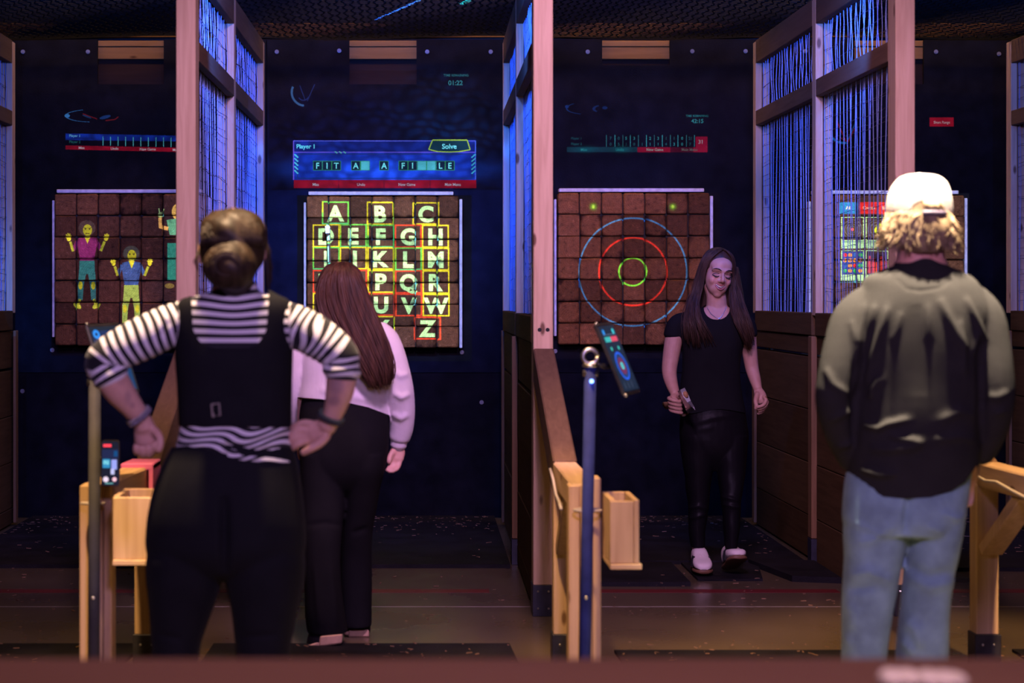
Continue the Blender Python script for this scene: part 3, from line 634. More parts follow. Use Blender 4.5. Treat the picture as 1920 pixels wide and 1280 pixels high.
# ================================================================== projected pictures: each lane's projector is a lamp with a picture in its beam
def text_tris(s, bold=0.0):
    cu = bpy.data.curves.new('t', 'FONT'); cu.body = s; cu.size = 1.0; cu.offset = bold; cu.resolution_u = 5
    o = bpy.data.objects.new('t', cu); COL.objects.link(o)
    me = o.to_mesh(); me.calc_loop_triangles()
    V = np.array([v.co[:2] for v in me.vertices]).reshape(-1, 2); T = np.array([t.vertices[:] for t in me.loop_triangles], int).reshape(-1, 3)
    o.to_mesh_clear(); bpy.data.objects.remove(o); bpy.data.curves.remove(cu)
    return V, T
_tc = {}
class Slide:
    """a picture in the (u, v) = (dx/dy, dz/dy) plane of the lamp; drawn with photograph positions on the wall or the board"""
    def __init__(s, L, u0, u1, v0, v1, res):
        s.L = L; s.u0, s.u1, s.v0, s.v1 = u0, u1, v0, v1
        s.w = int((u1-u0)/res); s.h = int((v1-v0)/res); s.A = np.zeros((s.h, s.w, 3), np.float32); s.Y = YB; s.g = 1.0
    def T(s, p):
        p = np.asarray(p, float).reshape(-1, 2); Yt = s.Y
        u = ((p[:, 0]-CX)*Yt/FPX-s.L[0])/(Yt-s.L[1]); v = (EYE-(p[:, 1]-CY)*Yt/FPX-s.L[2])/(Yt-s.L[1])
        return np.stack(((u-s.u0)/(s.u1-s.u0)*s.w, (v-s.v0)/(s.v1-s.v0)*s.h), 1)
    def tri(s, q, col, a=1.0):
        x0, y0 = np.floor(q.min(0)).astype(int); x1, y1 = np.ceil(q.max(0)).astype(int)+1
        x0 = max(0, x0); y0 = max(0, y0); x1 = min(s.w, x1); y1 = min(s.h, y1)
        if x1 <= x0 or y1 <= y0: return
        gx, gy = np.meshgrid(np.arange(x0, x1)+.5, np.arange(y0, y1)+.5)
        (ax, ay), (bx, by), (cx, cy) = q
        d = (bx-ax)*(cy-ay)-(cx-ax)*(by-ay)
        if abs(d) < 1e-9: return
        sg = 1 if d > 0 else -1; e = -1e-6
        m = (((bx-ax)*(gy-ay)-(by-ay)*(gx-ax))*sg >= e) & (((cx-bx)*(gy-by)-(cy-by)*(gx-bx))*sg >= e) & (((ax-cx)*(gy-cy)-(ay-cy)*(gx-cx))*sg >= e)
        R = s.A[y0:y1, x0:x1]; R[m] = R[m]*(1-a)+np.array(col, np.float32)*s.g*a
    def poly(s, pts, col, a=1.0):
        q = s.T(pts)
        if len(q) > 4 or True:
            c = q.mean(0)
            for i in range(len(q)): s.tri(np.array((c, q[i], q[(i+1) % len(q)])), col, a)
    def rect(s, x0, y0, x1, y1, col, a=1.0):
        q = s.T([(x0, y0), (x1, y0), (x1, y1), (x0, y1)]); s.tri(q[[0, 1, 2]], col, a); s.tri(q[[0, 2, 3]], col, a)
    def line(s, x0, y0, x1, y1, w_, col, a=1.0):
        d = np.array((x1-x0, y1-y0), float); d /= np.linalg.norm(d); n = np.array((-d[1], d[0]))*w_/2
        p, q_ = np.array((x0, y0), float), np.array((x1, y1), float); q = s.T([p+n, q_+n, q_-n, p-n]); s.tri(q[[0, 1, 2]], col, a); s.tri(q[[0, 2, 3]], col, a)
    def pline(s, pts, w_, col, a=1.0):
        for i in range(len(pts)-1): s.line(*pts[i], *pts[i+1], w_, col, a)
    def frame(s, x0, y0, x1, y1, w_, col):
        s.line(x0-w_/2, y0, x1+w_/2, y0, w_, col); s.line(x0-w_/2, y1, x1+w_/2, y1, w_, col); s.line(x0, y0, x0, y1, w_, col); s.line(x1, y0, x1, y1, w_, col)
    def ring(s, cx, cy, r0, r1, col, a0=0, a1=360, ry=1.0, n=96):
        an = np.radians(np.linspace(a0, a1, n))
        for i in range(n-1):
            c0, s0, c1, s1 = math.cos(an[i]), math.sin(an[i])*ry, math.cos(an[i+1]), math.sin(an[i+1])*ry
            q = s.T([(cx+r0*c0, cy+r0*s0), (cx+r1*c0, cy+r1*s0), (cx+r1*c1, cy+r1*s1), (cx+r0*c1, cy+r0*s1)])
            s.tri(q[[0, 1, 2]], col); s.tri(q[[0, 2, 3]], col)
    def disc(s, cx, cy, rx, ry, col, a=1.0, n=20, rot=0):
        cr, sr = math.cos(rot), math.sin(rot)
        s.poly([(cx+rx*math.cos(t)*cr-ry*math.sin(t)*sr, cy+rx*math.cos(t)*sr+ry*math.sin(t)*cr) for t in np.linspace(0, 2*math.pi, n, False)], col, a)
    def glow(s, cx, cy, rx, ry, col):
        c = s.T([(cx, cy)])[0]; e = s.T([(cx+rx, cy+ry)])[0]; sx, sy = abs(e-c)
        x0, x1 = max(0, int(c[0]-3*sx)), min(s.w, int(c[0]+3*sx)); y0, y1 = max(0, int(c[1]-3*sy)), min(s.h, int(c[1]+3*sy))
        if x1 <= x0 or y1 <= y0: return
        gx, gy = np.meshgrid(np.arange(x0, x1)+.5, np.arange(y0, y1)+.5)
        s.A[y0:y1, x0:x1] += (np.exp(-((gx-c[0])/sx)**2-((gy-c[1])/sy)**2)[..., None]*np.array(col, np.float32)*s.g).astype(np.float32)
    def text(s, body, x, y, cap, col, align=0, bold=0.012, sx=1.0, a=1.0, rot=0.0):
        """y: vertical middle of the capitals, cap: their height in photograph pixels; align 0 centre, -1 left"""
        k = (body, bold)
        if k not in _tc: _tc[k] = text_tris(body, bold)
        V, T = _tc[k]
        if not len(V): return
        f = cap/.73; wd = V[:, 0].max()-V[:, 0].min(); x0 = x-(wd*f*sx/2 if align == 0 else 0)
        dx = (V[:, 0]-V[:, 0].min())*f*sx; p = np.stack((x0+dx, y+cap/2-V[:, 1]*f+dx*rot), 1); q = s.T(p)
        for t_ in T: s.tri(q[t_], col, a)
    def blur(s, k=1):
        A = s.A
        for _ in range(k):
            A[1:-1] = A[1:-1]*.5+(A[:-2]+A[2:])*.25; A[:, 1:-1] = A[:, 1:-1]*.5+(A[:, :-2]+A[:, 2:])*.25
    def lamp(s, name, energy):
        # even out distance and slant so that a value means the same light anywhere on the wall
        u = s.u0+(np.arange(s.w)+.5)/s.w*(s.u1-s.u0); v = s.v0+(np.arange(s.h)+.5)/s.h*(s.v1-s.v0)
        k = (1+u[None, :]**2+v[:, None]**2)**1.5
        A = np.ones((s.h, s.w, 4), np.float32); A[..., :3] = s.A*k[..., None]
        A[:2, :, :3] = 0; A[-2:, :, :3] = 0; A[:, :2, :3] = 0; A[:, -2:, :3] = 0
        im = bpy.data.images.new(name, s.w, s.h, float_buffer=True); im.colorspace_settings.name = 'Non-Color'
        im.pixels.foreach_set(A.ravel()); im.update()
        d = bpy.data.lights.new(name, 'SPOT'); o = bpy.data.objects.new(name, d); COL.objects.link(o)
        o.location = s.L; o.rotation_euler = (math.pi/2, 0, 0)
        d.energy = energy; d.spot_size = math.radians(120); d.spot_blend = 0; d.shadow_soft_size = 0.0
        d.use_nodes = True; nt = d.node_tree; em = nt.nodes['Emission']
        tc = N(nt, 'ShaderNodeTexCoord'); sp = N(nt, 'ShaderNodeSeparateXYZ'); nt.links.new(tc.outputs['Normal'], sp.inputs[0])
        cb = N(nt, 'ShaderNodeCombineXYZ')
        for ax, (lo, hi) in ((0, (s.u0, s.u1)), (1, (s.v0, s.v1))):
            dv = N(nt, 'ShaderNodeMath', operation='DIVIDE'); nt.links.new(sp.outputs[ax], dv.inputs[0]); nt.links.new(sp.outputs[2], dv.inputs[1])
            ma = N(nt, 'ShaderNodeMath', operation='MULTIPLY_ADD'); nt.links.new(dv.outputs[0], ma.inputs[0])
            ma.inputs[1].default_value = -1/(hi-lo); ma.inputs[2].default_value = -lo/(hi-lo); nt.links.new(ma.outputs[0], cb.inputs[ax])
        ti = N(nt, 'ShaderNodeTexImage', extension='CLIP', interpolation='Linear'); ti.image = im
        nt.links.new(cb.outputs[0], ti.inputs[0]); nt.links.new(ti.outputs[0], em.inputs[0]); em.inputs[1].default_value = 1.0
        return o
PW = 2400.0
GW = 19.0      # the rubber wall swallows light, the picture's upper half is sent brighter
def cells(s, x0, y0, x1, y1, depth):  # net shadow painted into the slide values
    """uneven brightness of the beam: soft shadow of the netting drawn into the picture"""
    a, b_ = s.T([(x0, y1)])[0], s.T([(x1, y0)])[0]
    X0, X1 = max(0, int(a[0])), min(s.w, int(b_[0])); Y0, Y1 = max(0, int(a[1])), min(s.h, int(b_[1]))
    gx, gy = np.meshgrid(np.arange(X0, X1), np.arange(Y0, Y1)); k = (x1-x0)/(X1-X0)
    gx = gx*k; gy = gy*k; wob = 5*np.sin(gy*.09+gx*.02)+4*np.sin(gx*.07)
    row = np.floor((gy+wob)/19.); f = np.cos((gx+wob+row*15)*2*np.pi/31)*.5+.5; g_ = np.cos((gy+wob)*2*np.pi/19.)*.5+.5
    m = np.clip(np.minimum(f+.25, 1)*np.minimum(1.25-g_, 1), 0, 1)
    m = m*(.72+.28*np.sin(gx*.021+1)*np.sin(gy*.05+2))
    s.A[Y0:Y1, X0:X1] *= (1-depth+depth*m)[..., None].astype(np.float32)

RES = .00028
# ---------------- lane of the alphabet
L = (-.20, 8.75, 2.93); s = Slide(L, -.30, .30, -.52, .055, RES)
s.Y = YW; s.g = GW
s.A += np.array((.0006, .0030, .030), np.float32)
s.glow(705, 420, 210, 190, (.0006, .006, .075)); s.glow(830, 240, 80, 70, (.0, .016, .060))
cells(s, 505, 130, 940, 356, .88)
CY_ = (.12, .85, .85)
s.rect(550, 263, 892, 338, (.008, .05, .62)); s.rect(550, 264, 892, 285, (.006, .03, .34))
s.glow(720, 318, 130, 18, (.012, .10, .80)); cells(s, 550, 262, 893, 338, .62)
s.line(550, 264, 892, 264, 1.6, (.10, .13, .75)); s.line(550, 285.3, 892, 285.3, 1.5, (.14, .10, .70)); s.line(550.5, 264, 550.5, 337, 2.0, (.16, .10, .75)); s.line(891.5, 264, 891.5, 337, 1.8, (.06, .14, .8))
s.frame(558, 289, 885, 334, 1.3, (.01, .03, .10))
for k in range(5):
    s.line(552, 289+k*7.5, 559, 295.5+k*7.5, 2.6, (.08, .62, .75)); s.line(884, 295.5+k*7.5, 891.5, 289+k*7.5, 2.4, (.06, .55, .75))
for k in range(3): s.line(628+k*8, 284, 632.5+k*8, 287.2, 2.0, (.12, .6, .5))
s.rect(551, 337.5, 893, 352.5, (.40, .004, .018)); cells(s, 551, 337, 893, 353, .45)
for x_ in (635, 720, 806.5): s.line(x_, 338, x_, 352.5, 1.0, (.03, .0, .01))
for x_, t_ in ((592, 'Miss'), (677, 'Undo'), (763, 'New Game'), (849, 'Main Menu')): s.text(t_, x_, 345.6, 5.4, (.42, .45, .5), sx=.92)
s.text('Player 1', 556, 274, 8.2, (.16, .95, 1.1), -1, bold=.02)
pg = [(811, 262.5), (876, 262.5), (881.5, 280.5), (862, 284), (842, 285), (820, 284), (804, 280)]
s.poly(pg, (.004, .045, .07)); s.pline(pg+[pg[0]], 2.0, (.36, .62, .06)); s.text('Solve', 842.5, 274, 9.4, (.25, 1.15, 1.2), bold=.02)
for x0, ch in ((587, 'F'), (604.6, 'I'), (622, 'T'), (658.5, 'A'), (676, '#'), (711.5, 'A'), (747.5, 'F'), (765, 'I'), (782.5, '#'), (800, '#'), (817.5, 'L'), (835, 'E')):
    s.rect(x0, 301.5, x0+17.2, 319, (.003, .02, .05) if ch != '#' else (.08, .55, .60)); s.frame(x0+.4, 301.8, x0+16.8, 318.8, 1.0, (.03, .30, .12))
    if ch != '#': s.text(ch, x0+8.6, 310.2, 11.2, (.2, 1.0, .95), sx=.95, bold=.02)
s.text('TIME REMAINING', 855, 141, 4.4, (.02, .14, .15), bold=.02); s.text('01:22', 854, 155, 9, (.03, .22, .24), bold=.02)
s.ring(572, 173, 23, 27, (.03, .09, .20), 95, 205); s.ring(569, 178, 9, 11, (.01, .02, .10), 20, 150); s.line(562, 160, 572, 187, 1.5, (.01, .02, .10)); s.line(590, 158, 576, 190, 1.5, (.01, .02, .10))
s.Y = YB; s.g = np.array((2.5, 4.6, 8.2), np.float32)
s.rect(560, 356, 880, 660, (.014, .013, .014))
s.glow(715, 470, 150, 130, (.018, .020, .018))
YL, GR, RD = (.55, .62, .02), (.08, .62, .10), (.62, .055, .025)
BX = [(605, 378.5, 'A', GR), (689, 379.5, 'B', YL), (774.5, 380, 'C', YL),
      (587.5, 421.5, 'D', YL), (638.5, 421.5, 'E', GR), (690, 421.8, 'F', GR), (741.5, 422.3, 'G', RD), (792.5, 422.8, 'H', YL),
      (587.5, 463.5, 'I', GR), (638.5, 463.8, 'J', YL), (690, 464.2, 'K', YL), (741.8, 464.8, 'L', GR), (793, 465.3, 'M', YL),
      (587.5, 507, 'N', RD), (638.7, 507.2, 'O', RD), (690.3, 507.2, 'P', YL), (742, 507.7, 'Q', RD), (793.3, 508.2, 'R', YL),
      (587.5, 550, 'S', YL), (638.8, 550.2, 'T', GR), (690.6, 550.5, 'U', RD), (742.4, 551, 'V', RD), (793.6, 551.3, 'W', YL),
      (605, 593.5, 'X', GR), (691, 594, 'Y', YL), (777.5, 595, 'Z', RD)]
for x0, y0, ch, cl in BX:
    s.frame(x0, y0, x0+48, y0+40.5, 2.6, cl)
    if cl is GR: s.line(x0, y0-1, x0, y0+20, 2.6, (.30, .62, .03)); s.line(x0, y0+40.5, x0+48, y0+40.5, 2.4, (.05, .55, .28))
    s.text(ch, x0+24, y0+20.5, 29.5, (.42, .98, .62), bold=.045)
s.blur(1)
# blue streaks the beam throws on the overhead net
def net_pt(px, py): 
    Yn = (zN-EYE)*FPX/(CY-py); return ((X(px, Yn)-L[0])/(Yn-L[1]), (zN-L[2])/(Yn-L[1]))
def net_streak(p0, p1, n, wd, col):
    a, b_ = np.array(net_pt(*p0)), np.array(net_pt(*p1)); r_ = np.random.default_rng(3)
    for i in range(n):
        t = r_.uniform(); q = a+(b_-a)*t; cx_ = (q[0]-s.u0)/(s.u1-s.u0)*s.w+r_.normal(0, wd); cy_ = (q[1]-s.v0)/(s.v1-s.v0)*s.h
        x0_, y0_ = int(cx_), int(cy_)
        if 0 <= y0_ < s.h-3: s.A[y0_:y0_+2, x0_:x0_+6] = np.array(col, np.float32)
net_streak((704, 48), (790, 1), 130, 5, (1.5, 9, 60)); net_streak((880, 18), (905, 1), 60, 8, (1, 30, 36))
s.lamp('projector_alphabet', PW)

# ---------------- lane of the rings
L = (1.38, 8.75, 2.93); s = Slide(L, -.30, .30, -.52, .03, RES); s.Y = YW; s.g = GW
s.A += np.array((.0005, .0013, .0085), np.float32)
s.glow(1180, 330, 160, 130, (.0, .0008, .006))
T_ = (.02, .20, .20); D_ = (.008, .07, .075)
for k, x_ in enumerate((1137, 1153, 1168, 1182, 1197, 1212, 1227, 1242, 1257, 1271, 1287, 1302)):
    s.line(x_, 253, x_, 275, 1.2, (.03, .26, .27) if k % 2 else (.02, .14, .15))
for x_, a, b_ in ((1145, '7', '0'), (1160, '0', '5'), (1174, '5', '1'), (1189, '3', '0'), (1204, '', '1'), (1219, '2', '1'), (1234, '3', '1'), (1249, '1', '4'), (1264, '1', '3'), (1279, '0', '0'), (1294, '21', '7')):
    br = T_ if x_ in (1174, 1189, 1219, 1234, 1279) else D_
    if a: s.text(a, x_, 259, 5.6, br, bold=.02)
    s.text(b_, x_, 270, 5.6, T_ if x_ in (1219, 1264, 1279, 1234) else D_, bold=.02)
s.text('Player 1', 1071, 259, 4.6, (.006, .06, .07), -1); s.text('Player 2', 1071, 269.5, 4.6, (.008, .085, .09), -1)
s.rect(1063, 275.5, 1195, 285, (.003, .030, .045)); s.rect(1195, 276, 1326.5, 285.5, (.20, .002, .014)); s.rect(1304, 256, 1326.5, 276, (.20, .002, .016)); s.rect(1257, 276, 1300, 285.5, (.05, .001, .008))
s.glow(1098, 280, 16, 5, (.0, .05, .06)); s.glow(1165, 280, 14, 5, (.0, .06, .06))
for x_, t_, c_ in ((1095, 'Miss', (.02, .25, .25)), (1162, 'Undo', (.02, .27, .27)), (1228, 'New Game', (.25, .30, .25)), (1293, 'Main Menu', (.10, .10, .08))): s.text(t_, x_, 280.2, 5.2, c_, sx=.95)
s.text('31', 1313.5, 265.5, 7.4, (.30, .27, .26))
s.text('TIME REMAINING', 1307, 217, 4.0, (.012, .13, .13), bold=.02); s.text('42:15', 1307.5, 226.5, 7.6, (.02, .19, .19), bold=.02)
s.ring(1095, 203, 31, 34, (.004, .022, .10), 100, 235, .33); s.ring(1125, 204, 9, 14, (.003, .015, .07), 120, 260, .5); s.disc(1134, 202, 5, 3, (.004, .02, .10)); s.disc(1063, 200, 3.5, 3, (.004, .025, .13))
s.Y = YB; s.g = np.array((1.4, 2.2, 4.0), np.float32)
s.rect(1035, 352, 1350, 655, (.030, .010, .005))
s.ring(1186.8, 509.5, 99.6, 102.6, (.02, .28, .95), 0, 360, 1, 160); s.ring(1186.8, 509.3, 62.2, 65.4, (.95, .035, .02), 0, 360, 1, 130); s.ring(1186.3, 509.3, 24.2, 27.4, (.16, 1.0, .06), 0, 360, 1, 90)
for x_ in (1112.5, 1261.5): s.glow(x_, 387.5, 5, 5, (.10, .62, .03)); s.disc(x_, 387.3, 2.2, 3.2, (.4, 1.0, .1))
s.blur(1)
s.lamp('projector_rings', PW)

# ---------------- lane of the zombies
L = (-1.75, 8.75, 2.93); s = Slide(L, -.30, .32, -.52, .03, RES); s.Y = YW; s.g = GW
s.A += np.array((.0004, .0010, .0070), np.float32)
s.glow(60, 600, 90, 130, (.0, .002, .012))
rt = .014
s.poly([(123, 250), (340, 254.5), (340, 265), (123, 262.5)], (.004, .03, .32)); cells(s, 120, 246, 340, 268, .7)
s.poly([(123, 272.5), (340, 277), (340, 285), (123, 280)], (.30, .003, .012)); cells(s, 120, 271, 340, 287, .5)
for k in range(11):
    x_ = 193+k*14.2; s.line(x_, 256+.014*(x_-193), x_, 273+.02*(x_-193), 1.3, (.06, .34, .32))
s.text('Player 1', 130, 254, 4.8, (.10, .35, .5), -1, rot=.02); s.text('Player 2', 130, 265.3, 4.8, (.01, .10, .09), -1, rot=.02)
for x_, t_ in ((153, 'Miss'), (215, 'Undo'), (277, 'New Game'), (338, 'Main Menu')): s.text(t_, x_, 276.2+(x_-123)*.021, 5, (.40, .34, .34), sx=.95)
s.ring(172, 217, 47, 50, (.02, .10, .24), 95, 250, .24); s.disc(126, 217, 5, 3.4, (.03, .15, .34)); s.line(155, 213, 182, 223, 1.6, (.14, .006, .008)); s.pline([(198, 226), (215, 224), (222, 219)], 1.8, (.13, .006, .006))
s.disc(197, 219.5, 11, 3, (.008, .035, .14), rot=-.25); s.disc(163, 218.5, 9, 1.6, (.008, .03, .09), rot=.35)
s.Y = YB; s.g = np.array((1.4, 2.5, 5.5), np.float32)
s.rect(95, 352, 400, 650, (.015, .005, .005))
ZG, ZG2 = (.62, .72, .03), (.34, .45, .03)
def hand_(cx, cy, k, col, rot=0):
    for i, a in enumerate((-.9, -.45, 0, .4, .8)):
        a += rot; ln = (7, 9, 10, 9, 7)[i]*k; s.line(cx, cy, cx+ln*math.sin(a), cy-ln*math.cos(a), 2.0*k, col)
    s.disc(cx, cy, 4*k, 5*k, col)
def zombie(cx, top, k, shirt, legs, hair, barefoot):
    f = lambda x_, y_: (cx+x_*k, top+y_*k)
    s.disc(*f(0, 14), 16*k, 15*k, hair, .8)
    s.disc(*f(1, 18), 8.5*k, 11*k, ZG); s.disc(*f(-3, 16), 1.6*k, 1.1*k, (.03, .03, .01)); s.disc(*f(5, 16), 1.6*k, 1.1*k, (.03, .03, .01)); s.line(*f(-3, 24), *f(5, 24), 1.4*k, (.05, .04, .01)); s.line(*f(-6, 13), *f(-1, 15), 1.0*k, (.03, .03, .01)); s.line(*f(8, 13), *f(3, 15), 1.0*k, (.03, .03, .01))
    s.poly([f(-3, 27), f(5, 27), f(5, 36), f(-3, 36)], ZG2)
    s.poly([f(-17, 33), f(-6, 30), f(8, 30), f(19, 33), f(18, 50), f(13, 76), f(-13, 76), f(-17, 50)], shirt)
    s.poly([f(-5, 29), f(7, 29), f(1, 44)], ZG)
    for sg, hx in ((-1, -34), (1, 36)):
        s.line(*f(17*sg, 37), *f(26*sg, 56), 7*k, shirt); s.line(*f(26*sg, 58), *f(hx*.92, 40), 5*k, ZG2); hand_(*f(hx, 34), k, ZG, .15*sg)
    s.poly([f(-14, 75), f(14, 75), f(15, 100), f(-15, 100)], legs)
    for sg in (-1, 1):
        s.poly([f(15*sg, 95), f(1*sg, 95), f(6*sg, 122), f(8*sg, 150), f(17*sg, 150), f(17*sg, 118)], legs)
        s.disc(*f(12*sg, 122), 4*k, 8*k, ZG); s.disc(*f(18*sg, 160), 9*k, 4.5*k, ZG2, rot=-.7*sg)
        s.line(*f(13*sg, 148), *f(17*sg, 158), 5*k, ZG2)
zombie(163, 413, 1.0, (.17, .012, .17), (.012, .20, .26), (.09, .07, .08), True)
zombie(246, 461, .97, (.01, .09, .40), (.28, .50, .11), (.06, .09, .10), False)
# the third figure, half hidden by the post
s.disc(333, 397, 11, 15, (.45, .35, .10)); s.poly([(312, 412), (350, 406), (352, 440), (318, 440)], (.07, .33, .24)); s.line(315, 428, 301, 425, 7, (.50, .33, .11)); s.line(301, 428, 300, 408, 6, (.55, .38, .13))
s.disc(301, 403, 5, 5, (.30, .55, .25)); s.line(300, 402, 298, 391, 2.2, (.30, .6, .3)); s.line(303, 402, 307, 391, 2.2, (.30, .6, .3))
s.rect(314, 456, 350, 525, (.02, .34, .30)); s.disc(318, 536, 9, 5, (.15, .13, .03))
s.blur(1)
s.lamp('projector_zombies', PW)

# ---------------- lane of the menu
L = (2.95, 8.75, 2.93); s = Slide(L, -.32, .30, -.52, .03, RES); s.Y = YW; s.g = GW
s.A += np.array((.0004, .0010, .0062), np.float32)
s.rect(1743, 220, 1788, 237, (.26, .003, .010)); s.text('Short Range', 1766, 229, 5, (.40, .30, .28), sx=.9)
s.ring(1582, 240, 26, 30, (.01, .09, .26), 80, 200); s.line(1568, 225, 1585, 262, 2, (.16, .008, .01)); s.pline([(1575, 258), (1590, 266), (1603, 240)], 2, (.14, .008, .01)); s.line(1590, 262, 1606, 226, 2, (.01, .06, .2))
s.Y = YB; s.g = np.array((2.0, 3.4, 6.0), np.float32)
s.rect(1515, 352, 1822, 655, (.045, .030, .024))
s.rect(1573, 379, 1609, 401, (.01, .22, .75)); s.text('All', 1590, 389.5, 6, (.8, .9, 1)); s.rect(1611, 379, 1647, 401, (.75, .03, .03)); s.text('Create', 1629, 389.5, 6, (1, .9, .9)); s.rect(1648, 379, 1684, 401, (.75, .03, .03)); s.text('Start', 1662, 389.5, 6, (1, .9, .9)); s.rect(1686, 379, 1722, 401, (.75, .03, .03))
WG = (.35, .85, .62)
for k in range(4):
    x0 = 1578+k*46
    for y0 in (407, 470): s.frame(x0, y0, x0+41, y0+58, 1.6, WG)
    s.rect(x0+1, 450, x0+40, 464, WG); s.rect(x0+1, 452.5, x0+40, 454, (.05, .2, .2)); s.text('Game', x0+20, 458.5, 5, (.04, .2, .2))
    s.rect(x0+1, 514, x0+40, 527, WG)
for r_ in (6, 10, 14, 18): s.ring(1598, 430, r_-.7, r_+.7, (.10, .16, .18))
s.disc(1598, 430, 3, 3, (.9, .15, .1))
for r_ in (8, 13, 18): s.ring(1645, 430, r_-.8, r_+.8, (.08, .14, .18))
s.disc(1648, 432, 9, 8, (.45, .75, .03)); s.disc(1648, 424, 5, 5, (.40, .7, .03))
s.rect(1579, 472, 1618, 513, (.01, .06, .45))
for i in range(4):
    for j in range(4): s.disc(1584.5+i*9.6, 478+j*9.6, 3.6, 3.6, ((.8, .03, .03), (.02, .5, .1), (.02, .12, .7), (.8, .35, .03))[(i*7+j*3+i*j) % 4])
s.rect(1625, 472, 1664, 513, (.02, .02, .05))
for i in range(5): s.rect(1628+i*7.5, 480+i % 3*5, 1633+i*7.5, 511, (.65, .05, .04))
s.blur(1)
s.lamp('projector_menu', PW)
# the projector bodies, hung over the lanes
for i, xc in enumerate((-1.75, -.20, 1.38, 2.95)):
    t = empty('projector', (xc, 8.55, 2.88), 'black projector hung over the lane of the '+('zombie board', 'alphabet board', 'ringed board', 'game menu board')[i], 'projector', 'projectors over the lanes')
    MB().box(xc-.13, xc+.13, 8.42, 8.70, 2.86, 2.98, .008).build('housing', M['steel_black'], t)
    MB().cyl((xc, 8.70, 2.93), (xc, 8.735, 2.93), .028, 20).build('lens', M['black'], t)
    MB().cyl((xc, 8.55, 2.98), (xc, 8.55, 4.2), .015, 10).build('drop_pole', M['steel_black'], t)
# ================================================================== people
def cr(a, sub):
    """Catmull-Rom through the rows of a"""
    a = np.asarray(a, float); n = len(a)
    if n < 3: return np.array([a[0]+(a[-1]-a[0])*t for t in np.linspace(0, 1, sub+1)])
    e = np.vstack((2*a[0]-a[1], a, 2*a[-1]-a[-2])); out = []
    for i in range(n-1):
        p0, p1, p2, p3 = e[i:i+4]
        for t in np.arange(sub)/sub:
            out.append(.5*((2*p1)+(-p0+p2)*t+(2*p0-5*p1+4*p2-p3)*t*t+(-p0+3*p1-3*p2+p3)*t**3))
    out.append(a[-1]); return np.array(out)
def skin_rings(R):
    m, n = R.shape[:2]; V = R.reshape(-1, 3).tolist(); Fc = []
    for i in range(m-1):
        for k in range(n): Fc.append((i*n+k, i*n+(k+1) % n, (i+1)*n+(k+1) % n, (i+1)*n+k))
    V.append(R[0].mean(0).tolist()); V.append(R[-1].mean(0).tolist()); a, b = len(V)-2, len(V)-1
    for k in range(n): Fc.append((a, (k+1) % n, k)); Fc.append((b, (m-1)*n+k, (m-1)*n+(k+1) % n))
    return V, Fc
def rows(Y0, rr, sub=4, n=36, pw=2.3, grow=0.0, fshift=0.0):
    """rr: (py, xl, xr, depth, yc) horizontal sections seen between xl and xr at row py"""
    rr = np.array([tuple(r)+(0.0,)*(5-len(r)) for r in rr], float); c = cr(rr, sub); R = []
    k = Y0/FPX; an = np.linspace(0, 2*math.pi, n, False)
    ca, sa = np.cos(an), np.sin(an); ca = np.sign(ca)*np.abs(ca)**(2/pw); sa = np.sign(sa)*np.abs(sa)**(2/pw)
    for py, xl, xr, d, yc in c:
        Yc = Y0+yc+fshift; hw = max(.004, (xr-xl)/2*Yc/FPX+grow); hd = max(.004, d/2+grow); cx = X((xl+xr)/2, Yc)
        R.append(np.stack((cx+hw*ca, Yc+hd*sa, np.full(n, Z(py, Yc))), 1))
    return skin_rings(np.array(R))
def limb(pts, rad, sub=4, n=14, asp=1.0):
    """pts: world points, rad: radius at each"""
    a = cr(np.hstack((np.asarray(pts, float), np.asarray(rad, float).reshape(-1, 1))), sub); m = len(a); R = []; ref = None
    for i in range(m):
        t = a[min(i+1, m-1), :3]-a[max(i-1, 0), :3]; t /= np.linalg.norm(t)+1e-12
        if ref is None: ref = np.array((0, 1., 0)) if abs(t[1]) < .85 else np.array((1., 0, 0))
        u = np.cross(t, ref); u /= np.linalg.norm(u); v = np.cross(u, t); ref = v; an = 2*math.pi*np.arange(n)/n
        R.append(a[i, :3]+a[i, 3]*(np.cos(an)[:, None]*u+np.sin(an)[:, None]*v*asp))
    # round the ends
    R = [a[0, :3]+(R[0]-a[0, :3])*.55-(a[1, :3]-a[0, :3])/np.linalg.norm(a[1, :3]-a[0, :3])*a[0, 3]*.6]+R+[a[-1, :3]+(R[-1]-a[-1, :3])*.55+(a[-1, :3]-a[-2, :3])/np.linalg.norm(a[-1, :3]-a[-2, :3])*a[-1, 3]*.6]
    return skin_rings(np.array(R))
def plimb(Y0, pts, **kw):
    """pts: (px, py, dy, radius)"""
    return limb([P(a, b, Y0+d) for a, b, d, r in pts], [r for *_, r in pts], **kw)
def ell(c, r, n=20, m=14, B=None):
    b = MB(); b.ball((0, 0, 0), r, n, m); V = np.array(b.V)
    if B is not None: V = V@np.array(B)
    return (V+np.array(c)).tolist(), b.F
